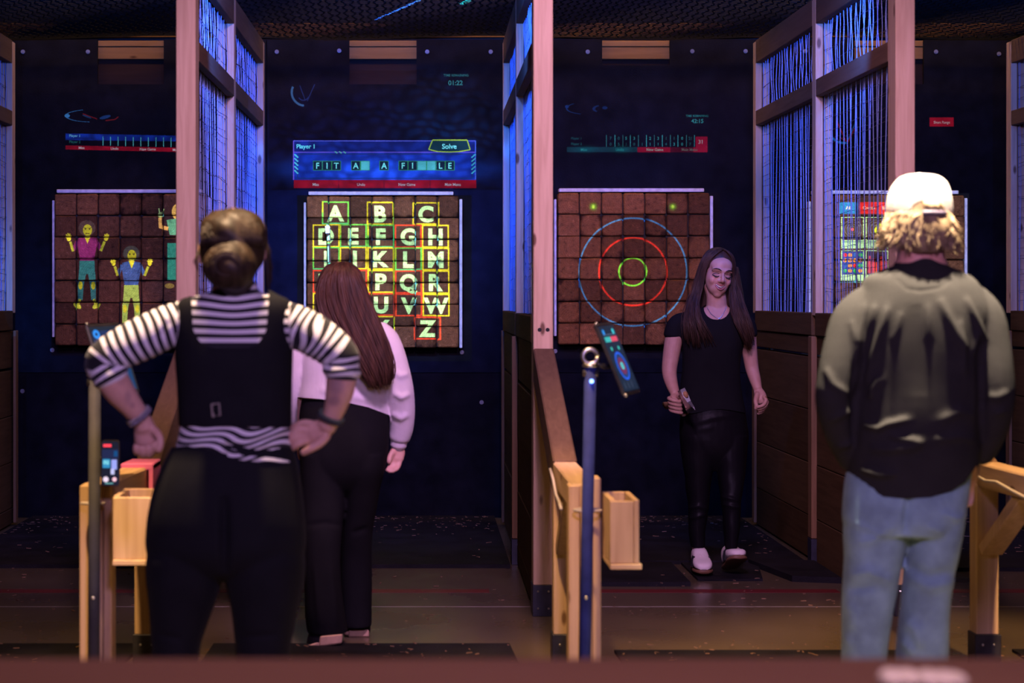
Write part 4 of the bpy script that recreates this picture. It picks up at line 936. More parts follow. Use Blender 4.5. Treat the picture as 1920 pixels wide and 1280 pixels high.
def fuse(parts, voxel, smooth=4, fac=.5):
    b = MB()
    for V, Fc in parts: b.add(V, Fc)
    me = bpy.data.meshes.new('tmp'); me.from_pydata(b.V, [], b.F); o = bpy.data.objects.new('tmp', me); COL.objects.link(o)
    bm = bmesh.new(); bm.from_mesh(me); bmesh.ops.recalc_face_normals(bm, faces=bm.faces); bm.to_mesh(me); bm.free()
    md = o.modifiers.new('r', 'REMESH'); md.mode = 'VOXEL'; md.voxel_size = voxel
    if smooth: ms = o.modifiers.new('s', 'SMOOTH'); ms.iterations = smooth; ms.factor = fac
    dg = bpy.context.evaluated_depsgraph_get(); dg.update(); e = o.evaluated_get(dg); m2 = e.to_mesh()
    nv = len(m2.vertices); V = np.empty(nv*3); m2.vertices.foreach_get('co', V); V = V.reshape(-1, 3)
    Fc = [tuple(p.vertices) for p in m2.polygons]; NO = np.empty(nv*3); m2.vertex_normals.foreach_get('vector', NO) if hasattr(m2, 'vertex_normals') else m2.vertices.foreach_get('normal', NO)
    e.to_mesh_clear(); bpy.data.objects.remove(o); bpy.data.meshes.remove(me)
    return V, Fc, NO.reshape(-1, 3)
def pxy(V): return CX+FPX*V[:, 0]/V[:, 1], CY+FPX*(EYE-V[:, 2])/V[:, 1]
def segd(px, py, pts):
    """distance in pixels to a polyline and length along it"""
    best = np.full(len(px), 1e9); al = np.zeros(len(px)); L = 0
    for (ax, ay), (bx, by) in zip(pts[:-1], pts[1:]):
        dx, dy = bx-ax, by-ay; l2 = dx*dx+dy*dy; t = np.clip(((px-ax)*dx+(py-ay)*dy)/l2, 0, 1)
        d = np.hypot(px-ax-t*dx, py-ay-t*dy); m = d < best; best[m] = d[m]; al[m] = L+t[m]*math.sqrt(l2); L += math.sqrt(l2)
    return best, al/L
def folds(V, NO, fl, back=-1):
    """fl: (polyline in pixels, height m, width px); the side whose normal points to sign(back) in Y"""
    px, py = pxy(V); D = np.zeros(len(V)); f = np.clip(NO[:, 1]*back*2.5+.2, 0, 1)
    for pts, h, w_ in fl:
        d, t = segd(px, py, pts); D += h*np.exp(-(d/w_)**2)*(np.sin(np.clip(t, 0.0, 1)*math.pi)**.5*.85+.15)
    return V+NO*(D*f)[:, None]
def ripple(V, NO, amp, fx, fz, seed=0.):
    x, y, z = V.T
    n = (np.sin(fx*x+2.1*np.sin(fz*.6*z+seed)+seed)+np.sin(fz*z+1.7*np.sin(fx*.7*x+fx*.5*y+seed*2)+1.3*seed)+.6*np.sin(1.9*fz*z+1.3*fx*x+fx*y+seed*3))/2.6
    return V+NO*(amp*n)[:, None]
def cut(V, Fc, keep, snap=None):
    idx = -np.ones(len(V), int); kf = [f for f in Fc if all(keep[i] for i in f)]
    used = np.unique(np.array([i for f in kf for i in f])); idx[used] = np.arange(len(used))
    V2 = V[used].copy(); F2 = [tuple(idx[i] for i in f) for f in kf]; ec = {}
    for f in F2:
        for i in range(len(f)):
            e = (min(f[i], f[i-1]), max(f[i], f[i-1])); ec[e] = ec.get(e, 0)+1
    be = np.array([e for e, c in ec.items() if c == 1])
    if len(be):   # even out the ragged rim
        for _ in range(8):
            S_ = np.zeros_like(V2); C_ = np.zeros(len(V2)); np.add.at(S_, be[:, 0], V2[be[:, 1]]); np.add.at(S_, be[:, 1], V2[be[:, 0]]); np.add.at(C_, be[:, 0], 1); np.add.at(C_, be[:, 1], 1)
            m = C_ > 0; V2[m] = V2[m]*.5+S_[m]/C_[m][:, None]*.5
    return V2, F2, used
def lap(V, Fc, mask, n, k=.5):
    F4 = np.array([f if len(f) == 4 else (f[0], f[1], f[2], f[0]) for f in Fc]); E = np.vstack((F4[:, [0, 1]], F4[:, [1, 2]], F4[:, [2, 3]], F4[:, [3, 0]]))
    C_ = np.zeros(len(V)); np.add.at(C_, E[:, 0], 1); np.add.at(C_, E[:, 1], 1)
    for _ in range(n):
        S_ = np.zeros_like(V); np.add.at(S_, E[:, 0], V[E[:, 1]]); np.add.at(S_, E[:, 1], V[E[:, 0]])
        V = np.where(mask[:, None], V+(S_/np.maximum(C_, 1)[:, None]-V)*k, V)
    return V
def put(name, V, Fc, m, parent=None, attr=None, col=None, origin=None):
    o = from_vf(name, V, Fc, m, parent, True, origin); me = o.data
    if attr is not None:
        a = me.attributes.new('stripe', 'FLOAT', 'POINT'); a.data.foreach_set('value', np.asarray(attr, np.float32))
    if col is not None:
        a = me.attributes.new('tint', 'FLOAT_COLOR', 'POINT'); a.data.foreach_set('color', np.hstack((col, np.ones((len(V), 1)))).astype(np.float32).ravel())
    return o
def strands(guides, n, r, name, m, parent, jit=.006, seg=9, flat=.6, taper=.35, seed=1, extra=None):
    """tubes running between guide polylines; guides: lists of world points of one length, ordered across"""
    r_ = np.random.default_rng(seed); G = np.array([cr(g, 4) for g in guides]); K = len(G)-1; b = MB()
    for i in range(n):
        t = r_.uniform(0, K); k = min(int(t), K-1); f = t-k; p = G[k]*(1-f)+G[k+1]*f
        i0 = int(r_.uniform(0, .10)*len(p)); i1 = len(p)-int(r_.uniform(0, .14)*len(p)); q = p[i0:max(i0+4, i1)]
        q = q[np.linspace(0, len(q)-1, seg).astype(int)]
        off = r_.normal(0, jit, 3); ph = r_.uniform(0, 6.3); s_ = np.linspace(0, 1, seg)
        q = q+off*(s_[:, None]*.8+.2)+np.stack((np.sin(ph+s_*5)*jit*.8, np.sin(ph*2+s_*4)*jit*.5, np.zeros(seg)), 1)*s_[:, None]
        b.tube(q, [r*r_.uniform(.7, 1.2)*(1-(1-taper)*s**2.5) for s in s_], 5, True, flat)
    if extra: b.add(*extra)
    return b.build(name, m, parent, True)

def skinmat():
    m, nt, b = newmat('skin'); a = N(nt, 'ShaderNodeAttribute', attribute_name='tint')
    n = N(nt, 'ShaderNodeTexNoise'); n.inputs['Scale'].default_value = 30; n.inputs['Detail'].default_value = 3; nt.links.new(coords(nt), n.inputs['Vector'])
    mx = N(nt, 'ShaderNodeMix', data_type='RGBA', blend_type='MULTIPLY'); mx.inputs[0].default_value = 1
    nt.links.new(a.outputs['Color'], mx.inputs[6]); nt.links.new(ramp(nt, n.outputs['Fac'], [(.3, (.93, .90, .89)), (.7, (1.05, 1.05, 1.05))]), mx.inputs[7])
    nt.links.new(mx.outputs[2], b.inputs['Base Color']); b.inputs['Roughness'].default_value = .5; b.inputs['Specular IOR Level'].default_value = .35
    b.inputs['Subsurface Weight'].default_value = .08; b.inputs['Subsurface Radius'].default_value = (.01, .004, .002)
    return m
M['skin'] = skinmat(); SK = np.array((.66, .38, .29))
def stripemat():
    m, nt, b = newmat('stripe_knit'); a = N(nt, 'ShaderNodeAttribute', attribute_name='stripe')
    fr = N(nt, 'ShaderNodeMath', operation='FRACT'); nt.links.new(a.outputs['Fac'], fr.inputs[0])
    c = ramp(nt, fr.outputs[0], [(0, (.74, .70, .72)), (.47, (.74, .70, .72)), (.50, (.012, .011, .016)), (.97, (.012, .011, .016)), (1, (.74, .70, .72))])
    nt.links.new(c, b.inputs['Base Color']); b.inputs['Roughness'].default_value = .85; b.inputs['Sheen Weight'].default_value = .15; b.inputs['Specular IOR Level'].default_value = .2
    return m
M['stripe'] = stripemat()
def cloth(name, c, rough=.85, sheen=.2, scale=(1, 1, 1), bs=420, bmp=.12, spec=.2, noise=.12):
    m, nt, b = newmat(name); b.inputs['Roughness'].default_value = rough; b.inputs['Sheen Weight'].default_value = sheen; b.inputs['Sheen Roughness'].default_value = .5; b.inputs['Specular IOR Level'].default_value = spec
    n = N(nt, 'ShaderNodeTexNoise'); n.inputs['Scale'].default_value = 14; n.inputs['Detail'].default_value = 6; nt.links.new(coords(nt), n.inputs['Vector'])
    nt.links.new(ramp(nt, n.outputs['Fac'], [(.3, tuple(x*(1-noise) for x in c)), (.7, tuple(x*(1+noise) for x in c))]), b.inputs['Base Color'])
    n2 = N(nt, 'ShaderNodeTexNoise'); n2.inputs['Scale'].default_value = bs; nt.links.new(coords(nt, scale), n2.inputs['Vector']); bump(nt, b, n2.outputs['Fac'], bmp, .003)
    return m
def hairmat(name, lo, hi, rough=.42):
    m, nt, b = newmat(name); b.inputs['Roughness'].default_value = rough; b.inputs['Specular IOR Level'].default_value = .18
    n = N(nt, 'ShaderNodeTexNoise'); n.inputs['Scale'].default_value = 1; n.inputs['Detail'].default_value = 5; nt.links.new(coords(nt, (55, 30, 7)), n.inputs['Vector'])
    nt.links.new(ramp(nt, n.outputs['Fac'], [(.3, lo), (.7, hi)]), b.inputs['Base Color']); bump(nt, b, n.outputs['Fac'], .4, .004)
    return m
M['legging'] = cloth('legging_black', (.008, .008, .011), .8, .02, spec=.10)
M['vest'] = cloth('vest_black', (.011, .011, .014), .9, .0, spec=.08)
M['hoodie'] = cloth('sweater_charcoal', (.024, .022, .021), .95, .0, (1, 1, 3), 300, .2, spec=.1)
M['denim'] = cloth('denim_blue', (.215, .345, .39), .8, .08, (1, 1, 1), 500, .15, .2, .25)
M['white_knit'] = cloth('white_knit', (.68, .60, .63), .9, .2, (6, 6, .6), 40, .35, .2, .05)
M['trouser'] = cloth('trouser_black', (.0075, .007, .008), .85, .0, spec=.1)
M['tee'] = cloth('tee_black', (.008, .008, .010), .9, .0, spec=.08)
M['leather'] = mat('leather_black', (.006, .0055, .007), .42, spec=.07, bmp=.12, bscale=45)
M['cap'] = cloth('cap_cream', (.50, .41, .36), .85, .1, (1, 1, 1), 300, .08, .2, .04)
M['hair_blonde'] = hairmat('hair_blonde', (.15, .095, .05), (.36, .25, .15), .55)
M['hair_brown'] = hairmat('hair_brown', (.030, .014, .010), (.085, .036, .022))
M['hair_dark'] = hairmat('hair_dark', (.022, .013, .010), (.065, .034, .022))
M['hair_curly'] = hairmat('hair_curly', (.010, .006, .004), (.048, .029, .017), .5)
def tint(V, marks=()):
    c = np.tile(SK, (len(V), 1)); px, py = pxy(V)
    for mx, my, rx, ry, cl, a in marks:
        w_ = np.exp(-(((px-mx)/rx)**2+((py-my)/ry)**2)**2)*a; c = c*(1-w_[:, None])+np.array(cl)*w_[:, None]
    return c
def interp_hem(pts): 
    xs, ys = zip(*pts); return lambda px: np.interp(px, xs, ys)
def hem_cut(V, Fc, hem, above=True):
    px, py = pxy(V); h = hem(px); keep = (py < h+1.5) if above else (py > h-1.5)
    V2, F2, u = cut(V, Fc, keep); px, py = pxy(V2)
    # bring the ragged border onto the hem line
    from collections import Counter
    ec = Counter()
    for f in F2:
        for i in range(len(f)): ec[tuple(sorted((f[i], f[(i+1) % len(f)])))] += 1
    bd = np.unique([v for e, c in ec.items() if c == 1 for v in e]).astype(int)
    if len(bd):
        near = bd[np.abs(py[bd]-hem(px[bd])) < 9]; V2[near, 2] = EYE-(hem(px[near])-CY)*V2[near, 1]/FPX
    return V2, F2, u
def shoe(Yh, heel, toe, w_, h_, name, mats, par, lift=0.0, stripes=False, solecol='sole', th=.022):
    """heel, toe: world XY of the two ends on the ground; lift: how far the toe is tipped up (radians)"""
    heel = np.array((heel[0], heel[1], 0.)); toe = np.array((toe[0], toe[1], 0.)); d = toe-heel; L = np.linalg.norm(d); d /= L; s_ = np.array((-d[1], d[0], 0)); up = np.array((0, 0, 1.))
    cl, sl = math.cos(lift), math.sin(lift); d2 = d*cl+up*sl; u2 = up*cl-d*sl; base = heel+np.array((0, 0, Yh))
    q = lambda a, b, c: base+d2*a*L+s_*b+u2*c
    prof = [(0.0, .62, .55), (.06, .80, .95), (.2, .86, 1.0), (.38, .84, .93), (.52, .90, .72), (.68, 1.0, .55), (.84, .95, .44), (.95, .72, .34), (1.0, .42, .22)]
    def body(z0, ztop, grow):
        R = []
        for a, b, c in cr(np.array(prof), 3):
            hw = w_/2*b+grow; top = z0+(ztop-z0)*c if ztop > th+.001 else ztop
            an = np.linspace(0, 2*math.pi, 20, False); ca, sa = np.cos(an), np.sin(an)
            R.append(np.array([q(a, hw*np.sign(x)*abs(x)**.75, (z0+top)/2+(top-z0)/2*np.sign(y)*abs(y)**.7) for x, y in zip(ca, sa)]))
        return skin_rings(np.array(R))
    o = from_vf(name, *body(th*.8, h_, 0), mats[0], par, True)
    from_vf('sole', *body(0, th, .004), mats[1], o, True)
    if stripes:
        for sd in (-1, 1):
            for a in (.36, .44, .52):
                b = MB(); b.tube([q(a+.07, sd*(w_/2*.80), h_*.66), q(a+.03, sd*(w_/2*.93), h_*.42), q(a, sd*(w_/2*.93), th)], .0055, 6, True); b.build('side_stripe', mats[2], o)
        b = MB()
        for a in np.linspace(.42, .62, 5): b.tube([q(a, -.016, h_*(1.02-.62*a)), q(a+.01, 0, h_*(1.08-.62*a)), q(a, .016, h_*(1.02-.62*a))], .0022, 5)
        b.build('laces', mats[0], o)
    return o

# ------------------------------------------------------------------ the man in the cap
def man():
    Y0 = 5.63; k = Y0/FPX
    tor = [(478, 1690, 1762, .13), (492, 1684, 1768, .145), (504, 1660, 1790, .165), (520, 1626, 1822, .19), (545, 1612, 1840, .235), (585, 1592, 1856, .272), (640, 1596, 1850, .288), (720, 1597, 1843, .290), (800, 1592, 1838, .29), (870, 1590, 1832, .28), (915, 1592, 1826, .275), (950, 1592, 1822, .275), (990, 1594, 1816, .27)]
    la = [(1632, 566, 0, .056), (1606, 600, -.01, .069), (1588, 650, -.03, .065), (1572, 710, -.05, .060), (1566, 752, -.05, .056), (1576, 800, -.02, .051), (1590, 838, .01, .045), (1600, 862, .03, .040)]
    ra = [(1814, 562, 0, .058), (1836, 598, -.01, .070), (1852, 650, -.03, .065), (1862, 710, -.05, .060), (1866, 752, -.05, .056), (1858, 798, -.02, .051), (1846, 832, .01, .045), (1836, 852, .03, .040)]
    pel = [(868, 1592, 1822, .25), (900, 1585, 1816, .262), (940, 1581, 1810, .272), (975, 1580, 1804, .268), (1000, 1590, 1795, .24)]
    ll = [(950, 1584, 1700, .22), (1000, 1582, 1697, .215), (1050, 1585, 1690, .20), (1100, 1583, 1681, .185), (1150, 1580, 1671, .18), (1200, 1579, 1664, .18), (1240, 1578, 1660, .178), (1330, 1580, 1656, .175), (1430, 1584, 1654, .18), (1468, 1584, 1654, .18)]
    rl = [(950, 1692, 1808, .22), (1000, 1697, 1800, .215), (1050, 1697, 1791, .20), (1100, 1692, 1783, .185), (1150, 1688, 1778, .18), (1200, 1684, 1776, .18), (1240, 1682, 1775, .178), (1330, 1682, 1772, .175), (1430, 1683, 1762, .18), (1468, 1683, 1762, .18)]
    body = [rows(Y0, tor[1:], grow=-.032), rows(Y0, [(455, 1683, 1768, .125, .01), (480, 1682, 1769, .13, .0), (500, 1676, 1776, .14, 0), (530, 1670, 1780, .15, 0)]),
            ell(P(1723, 404, Y0+.014), (.074, .088, .108)), ell(P(1724, 446, Y0+.035), (.062, .075, .065)),
            ell(P(1671, 430, Y0+.01), (.008, .022, .032)), ell(P(1775, 430, Y0+.01), (.008, .022, .032)), ell(P(1722, 432, Y0+.115), (.013, .02, .02)),
            rows(Y0, pel, grow=-.04), rows(Y0, ll, grow=-.036), rows(Y0, rl, grow=-.036)]
    for arm in (la, ra): body.append(plimb(Y0, [(a, b, d, r*.62) for a, b, d, r in arm]))
    # hands pushed into the pockets
    for sx, hx, hy in ((1, 1604, 866), (-1, 1818, 858)):
        body.append(plimb(Y0, [(hx, hy, .035, .03), (hx+sx*6, hy+30, .06, .036), (hx+sx*9, hy+52, .07, .03)], asp=.6))
        for i in range(4): body.append(plimb(Y0, [(hx+sx*(-4+9*i), hy+50, .07+.004*i, .0095), (hx+sx*(-3+9.5*i), hy+72+3*(i in (1, 2)), .08, .009), (hx+sx*(-1+9*i), hy+88+4*(i in (1, 2)), .075, .008)]))
        body.append(plimb(Y0, [(hx+sx*14, hy+15, .05, .012), (hx+sx*30, hy+38, .06, .011), (hx+sx*34, hy+58, .06, .009)]))
    for cx in (1620, 1722): body.append(limb([(X(cx, Y0), Y0, .10), (X(cx, Y0), Y0+.08, .05), (X(cx, Y0), Y0+.17, .04)], [.04, .036, .03]))
    V, Fc, NO = fuse(body, .005)
    px, py = pxy(V); col = tint(V, [(1725, 486, 60, 18, (.74, .32, .22), .7)])
    p = put('person', V, Fc, M['skin'], None, None, col, (X(1715, Y0), Y0, 0)); tag(p, 'man seen from behind in a pale backwards cap, charcoal sweater and jeans', 'person')
    # sweater
    V, Fc, NO = fuse([rows(Y0, tor), plimb(Y0, la, n=20), plimb(Y0, ra, n=20)], .006, 5)
    V = ripple(V, NO, .0028, 16, 9, 1.3)
    V = folds(V, NO, [
        ([(1664, 575), (1655, 610), (1640, 660), (1625, 720)], .013, 7), ([(1640, 572), (1630, 620), (1622, 665)], .011, 6), ([(1622, 570), (1612, 620), (1606, 680)], .010, 6), ([(1596, 600), (1604, 640), (1606, 690)], .008, 6),
        ([(1690, 585), (1676, 640)], .006, 7), ([(1762, 560), (1782, 605), (1806, 655)], .012, 8), ([(1740, 570), (1742, 640)], .007, 7), ([(1811, 558), (1830, 600), (1848, 640)], .010, 6), ([(1800, 600), (1806, 650), (1808, 700)], .010, 6), ([(1834, 620), (1826, 665)], .008, 6),
        ([(1722, 570), (1724, 650), (1722, 740)], -.004, 20), ([(1608, 640), (1600, 740), (1602, 840)], -.012, 8), ([(1836, 640), (1842, 740), (1838, 830)], -.012, 8),
        ([(1652, 705), (1640, 725), (1632, 748)], .014, 7), ([(1620, 796), (1648, 803), (1668, 794), (1704, 786)], .016, 6), ([(1668, 815), (1690, 822), (1728, 828)], .013, 6), ([(1632, 842), (1670, 842), (1715, 838), (1730, 828)], .013, 8), ([(1616, 880), (1650, 889), (1680, 889)], .016, 6),
        ([(1760, 790), (1800, 770), (1826, 780)], .009, 9), ([(1750, 825), (1800, 818), (1828, 826)], .008, 8), ([(1548, 690), (1562, 720), (1590, 740)], .008, 7), ([(1555, 790), (1580, 775), (1600, 770)], .009, 7), ([(1570, 838), (1600, 830)], .009, 6), ([(1890, 735), (1870, 745), (1852, 742)], .009, 7), ([(1885, 770), (1862, 776)], .008, 7),
        ([(1680, 522), (1700, 541), (1724, 545), (1760, 540), (1782, 524)], -.003, 3)], -1)
    V, Fc, u = hem_cut(V, Fc, interp_hem([(1560, 2000), (1586, 888), (1600, 897), (1625, 917), (1655, 931), (1700, 935), (1745, 932), (1785, 920), (1810, 903), (1832, 872), (1846, 2000)]))
    put('sweater', V, Fc, M['hoodie'], p)
    b = MB(); b.torus(P(1725, 496, Y0)+np.array((0, -.005, .0)), (1.04, 0, 0), (0, .92, -.03), .066, .0055, 40, 8); b.build('collar', M['hoodie'], p, True)
    # jeans
    V, Fc, NO = fuse([rows(Y0, pel), rows(Y0, ll, n=28), rows(Y0, rl, n=28)], .006, 5)
    V = ripple(V, NO, .0035, 14, 11, .4)
    V = folds(V, NO, [([(1700, 1062), (1740, 1082), (1790, 1072)], -.010, 10), ([(1702, 1078), (1745, 1100), (1786, 1092)], .008, 11), ([(1596, 1080), (1630, 1070), (1672, 1092)], .009, 9), ([(1590, 1105), (1640, 1100)], -.008, 8),
        ([(1588, 1130), (1602, 1150), (1600, 1180)], .006, 11), ([(1584, 1190), (1598, 1215)], .005, 10), ([(1700, 1165), (1720, 1180), (1728, 1215)], .012, 10), ([(1690, 1200), (1715, 1225)], .008, 8), ([(1704, 930), (1702, 960), (1698, 1000)], -.016, 8), ([(1672, 985), (1640, 1010), (1610, 1020)], .007, 9), ([(1740, 985), (1770, 1000)], .006, 9),
        ([(1600, 980), (1640, 995), (1665, 1004)], .005, 6), ([(1765, 960), (1790, 972), (1806, 968)], .006, 6)], -1)
    V, Fc, u = hem_cut(V, Fc, lambda q: np.full(len(q), 1463.))
    j = put('jeans', V, Fc, M['denim'], p)
    seam = cloth('denim_seam', (.12, .18, .24)); yb = Y0-.128
    for sx, x0, x1 in ((1, 1614, 1669), (-1, 1750, 1806)):
        pts = [(x0, 932), (x0, 966), ((x0+x1)/2, 978), (x1, 966), (x1, 934)]
        b = MB(); b.tube([P(a, c, Y0)*(yb/Y0*1)+np.array((0, 0, 0)) if False else np.array((X(a, Y0), yb+.11*(abs(a-1697)/115.)**2.4, Z(c, Y0))) for a, c in pts], .0022, 5); b.build('pocket_seam', seam, j)
    # cap
    cp = [(326, 1712, 1738, .03), (329, 1696, 1754, .09), (336, 1684, 1768, .135), (350, 1673, 1777, .172), (370, 1666, 1782, .192), (392, 1663, 1784, .200), (410, 1663, 1784, .202)]
    V, Fc, NO = fuse([rows(Y0+.005, cp, pw=2.1, n=40)], .004, 4)
    V, Fc, u = hem_cut(V, Fc, interp_hem([(1660, 407), (1700, 408), (1784, 407)]))
    px, py = pxy(V); hole = (((px-1738)/30)**2+((py-397)/21)**2 < 1) & (py < 396) & (V[:, 1] < Y0)
    V, Fc, u = cut(V, Fc, ~hole); c = put('cap', V, Fc, M['cap'], p)
    b = MB(); b.tube([(X(1722, Y0)+.093*math.sin(a), Y0+.004-.103*math.cos(a), Z(402, Y0)) for a in np.linspace(-.15, .62, 12)], .0085, 8, True, 1); b.build('strap', mat('strap', (.06, .04, .07), .6), c, True)
    b = MB()
    for a in (-1.05, -.52, 0, .52, 1.05): b.tube([(X(1722, Y0)+.088*math.sin(a)*math.sin(t)*1.04, Y0+.005-.102*math.cos(a)*math.sin(t), Z(408, Y0)+.122*math.cos(t)) for t in np.linspace(.1, 1.25 if -.2 < a < .6 else 1.5, 10)], .0013, 5)
    b.ball((X(1724, Y0), Y0, Z(327, Y0)), (.008, .008, .004)); b.build('cap_seam', M['cap'], c, True)
    # a shorter peak at the front, turned away
    b = MB(); b.add(*rows(Y0+.13, [(398, 1680, 1766, .10), (402, 1674, 1772, .13), (406, 1680, 1766, .12)], n=24)); b.build('peak', M['cap'], c, True)
    # hair curling out below the cap
    h = MB(); r_ = np.random.default_rng(4)
    base = fuse([rows(Y0, [(366, 1682, 1764, .165, .005), (380, 1673, 1773, .185, .0), (398, 1670, 1777, .193, .0), (420, 1664, 1784, .205, -.002), (445, 1672, 1782, .20, -.004), (462, 1684, 1770, .17, -.012), (474, 1700, 1756, .12, -.025)])], .006, 3)
    V = ripple(base[0], base[2], .004, 40, 24, .7); h.add(V, base[1])
    for i in range(900):
        a = r_.uniform(-1.9, 1.9); z0 = r_.uniform(398, 450); rx, ry = .085, .097
        p0 = np.array((X(1723, Y0)+rx*math.sin(a), Y0-ry*math.cos(a), Z(z0, Y0))); out = np.array((math.sin(a), -math.cos(a)*.9, 0)); side = np.array((math.cos(a), math.sin(a), 0)); z0 = 398+(z0-398)*.85; p0[2] = Z(z0, Y0); ln = r_.uniform(.030, .062)*(1.0 if abs(a) < 1 else 1.1)
        cu = r_.normal(0, .42)+.5*math.sin(a*3+.6); fl = r_.uniform(.03, .34)+(.50 if abs(a) > 1.0 else 0); pts = []
        for s in np.linspace(0, 1, 7): pts.append(p0+out*(.004+fl*ln*s*s*.8-.012*max(0, s-.6))+side*cu*ln*.55*math.sin(s*2.4)+np.array((0, 0, -ln*s*(1-.25*s*fl))))
        h.tube(pts, [.0024, .0027, .0026, .0023, .002, .0015, .0008], 5)
    for i in range(60):   # the lock showing in the cap's opening
        a = r_.uniform(-.1, .5); p0 = np.array((X(1722, Y0)+.086*math.sin(a), Y0-.092*math.cos(a), Z(r_.uniform(378, 386), Y0))); h.tube([p0, p0+(r_.normal(0, .004), -.006, -.012), p0+(r_.normal(0, .006), -.008, -.024)], [.003, .003, .0015], 5)
    h.build('hair', M['hair_blonde'], p, True)
    for cx, nm in ((1620, 0), (1722, 0)): shoe(0, (X(cx, Y0), Y0-.06), (X(cx, Y0)+(-.03 if cx < 1650 else .03), Y0+.23), .10, .085, 'shoe', (mat('shoe_brown', (.10, .06, .04), .6), M['black']), p)
man()

# ------------------------------------------------------------------ the woman in stripes
def striped():
    Y0 = 5.55
    tor = [(528, 398, 482, .118, .005), (545, 398, 486, .125), (553, 374, 508, .145), (562, 346, 532, .165), (580, 332, 546, .185), (620, 329, 548, .20), (680, 331, 547, .208), (740, 335, 546, .20), (795, 337, 545, .20), (830, 331, 549, .212), (860, 322, 554, .226), (900, 314, 558, .235)]
    la = [(352, 596, 0, .052), (318, 610, -.01, .060), (282, 627, -.025, .0605), (240, 648, -.045, .0585), (202, 668, -.06, .053), (190, 682, -.06, .047)]
    lf = [(197, 676, -.06, .038), (206, 702, -.06, .044), (222, 730, -.05, .043), (247, 762, -.035, .033), (266, 788, -.02, .0275), (272, 802, -.015, .029)]
    ra = [(524, 596, 0, .052), (556, 612, -.01, .060), (588, 628, -.025, .060), (618, 648, -.045, .056), (640, 668, -.06, .050), (642, 682, -.06, .045)]
    rf = [(640, 672, -.06, .037), (641, 700, -.06, .042), (637, 732, -.055, .040), (628, 765, -.045, .031), (619, 788, -.035, .027), (612, 800, -.03, .028)]
    pel = [(815, 334, 546, .205), (845, 318, 553, .225), (875, 303, 560, .25), (910, 289, 566, .272), (950, 279, 571, .288), (990, 274, 574, .295), (1030, 274, 573, .285), (1065, 290, 556, .22), (1085, 330, 515, .12)]
    ll = [(985, 296, 418, .20), (1040, 276, 421, .245), (1080, 274, 417, .24), (1110, 277, 411, .225), (1140, 280, 400, .21), (1175, 283, 388, .19), (1215, 285, 376, .175), (1300, 291, 364, .15), (1400, 298, 350, .125), (1470, 302, 346, .105)]
    rl = [(985, 428, 552, .20), (1040, 421, 571, .245), (1080, 421, 571, .24), (1110, 427, 567, .225), (1140, 433, 560, .21), (1175, 437, 552, .19), (1215, 441, 545, .175), (1300, 447, 534, .15), (1400, 454, 520, .125), (1470, 458, 514, .105)]
    body = [rows(Y0, tor, grow=-.02), rows(Y0, pel, grow=-.036), rows(Y0, ll, grow=-.025), rows(Y0, rl, grow=-.025), plimb(Y0, [(a, b, d, r*.82) for a, b, d, r in la]), plimb(Y0, lf, n=18), plimb(Y0, [(a, b, d, r*.82) for a, b, d, r in ra]), plimb(Y0, rf, n=18),
            rows(Y0, [(495, 402, 474, .11, .02), (520, 402, 475, .11, .01), (545, 396, 482, .12, 0)]), ell(P(437, 455, Y0+.012), (.076, .094, .098)), ell(P(437, 486, Y0+.045), (.058, .066, .062)), ell(P(376, 474, Y0+.012), (.009, .020, .031)), ell(P(496, 470, Y0+.012), (.009, .020, .031)), ell(P(437, 478, Y0+.118), (.012, .018, .018))]
    # left hand: half closed on the hip, fingers curled back up
    body += [plimb(Y0, [(270, 796, -.018, .028), (273, 812, -.012, .033), (275, 830, -.008, .032)], asp=.62)]
    for i, (mx, my) in enumerate(((292, 832), (281, 838), (269, 839), (258, 836))):
        body.append(plimb(Y0, [(mx, my-10, -.004, .0105), (mx+1, my+5, -.006, .0100), (mx-1, my+(14, 16, 15, 12)[i], -.022, .0095), (mx-3, my+(8, 9, 9, 8)[i], -.040, .0088), (mx-4, my-1, -.044, .0078)], n=10))
    body.append(plimb(Y0, [(284, 802, -.022, .013), (297, 816, -.034, .0125), (301, 832, -.042, .0105), (297, 845, -.046, .0088)], n=10))
    # right hand: palm turned to the viewer, fingers forward on the hip
    body += [plimb(Y0, [(613, 796, -.030, .027), (602, 806, -.026, .033), (586, 815, -.022, .034)], asp=.55)]
    for i, (q) in enumerate((((590, 796), (572, 792), (556, 797), (543, 806)), ((582, 806), (562, 807), (547, 815), (537, 823)), ((578, 816), (558, 819), (545, 826), (538, 834)), ((578, 826), (562, 831), (552, 838), (546, 844)))):
        body.append(plimb(Y0, [(a, b, d, r) for (a, b), d, r in zip(q, (-.022, -.032, -.026, -.006), (.0115, .0105, .0095, .0082))], n=10))
    body.append(plimb(Y0, [(612, 816, -.034, .015), (600, 830, -.052, .0135), (583, 840, -.062, .0125), (567, 849, -.058, .0095)], n=10))
    for cx in (324, 486): body.append(limb([(X(cx, Y0), Y0, .10), (X(cx, Y0), Y0+.07, .05), (X(cx, Y0), Y0+.15, .035)], [.036, .033, .028]))
    V, Fc, NO = fuse(body, .0045, 3)
    TT = (.14, .10, .14)
    col = tint(V, [(630, 722, 14, 22, TT, .55), (626, 752, 12, 10, TT, .5), (640, 705, 12, 8, TT, .35), (240, 745, 7, 14, TT, .35), (226, 715, 8, 8, TT, .25), (248, 760, 5, 6, TT, .4), (628, 700, 10, 6, TT, .3)])
    p = put('person', V, Fc, M['skin'], None, None, col, (X(435, Y0), Y0, 0)); tag(p, 'woman seen from behind in a black and white striped top, hands on hips', 'person')
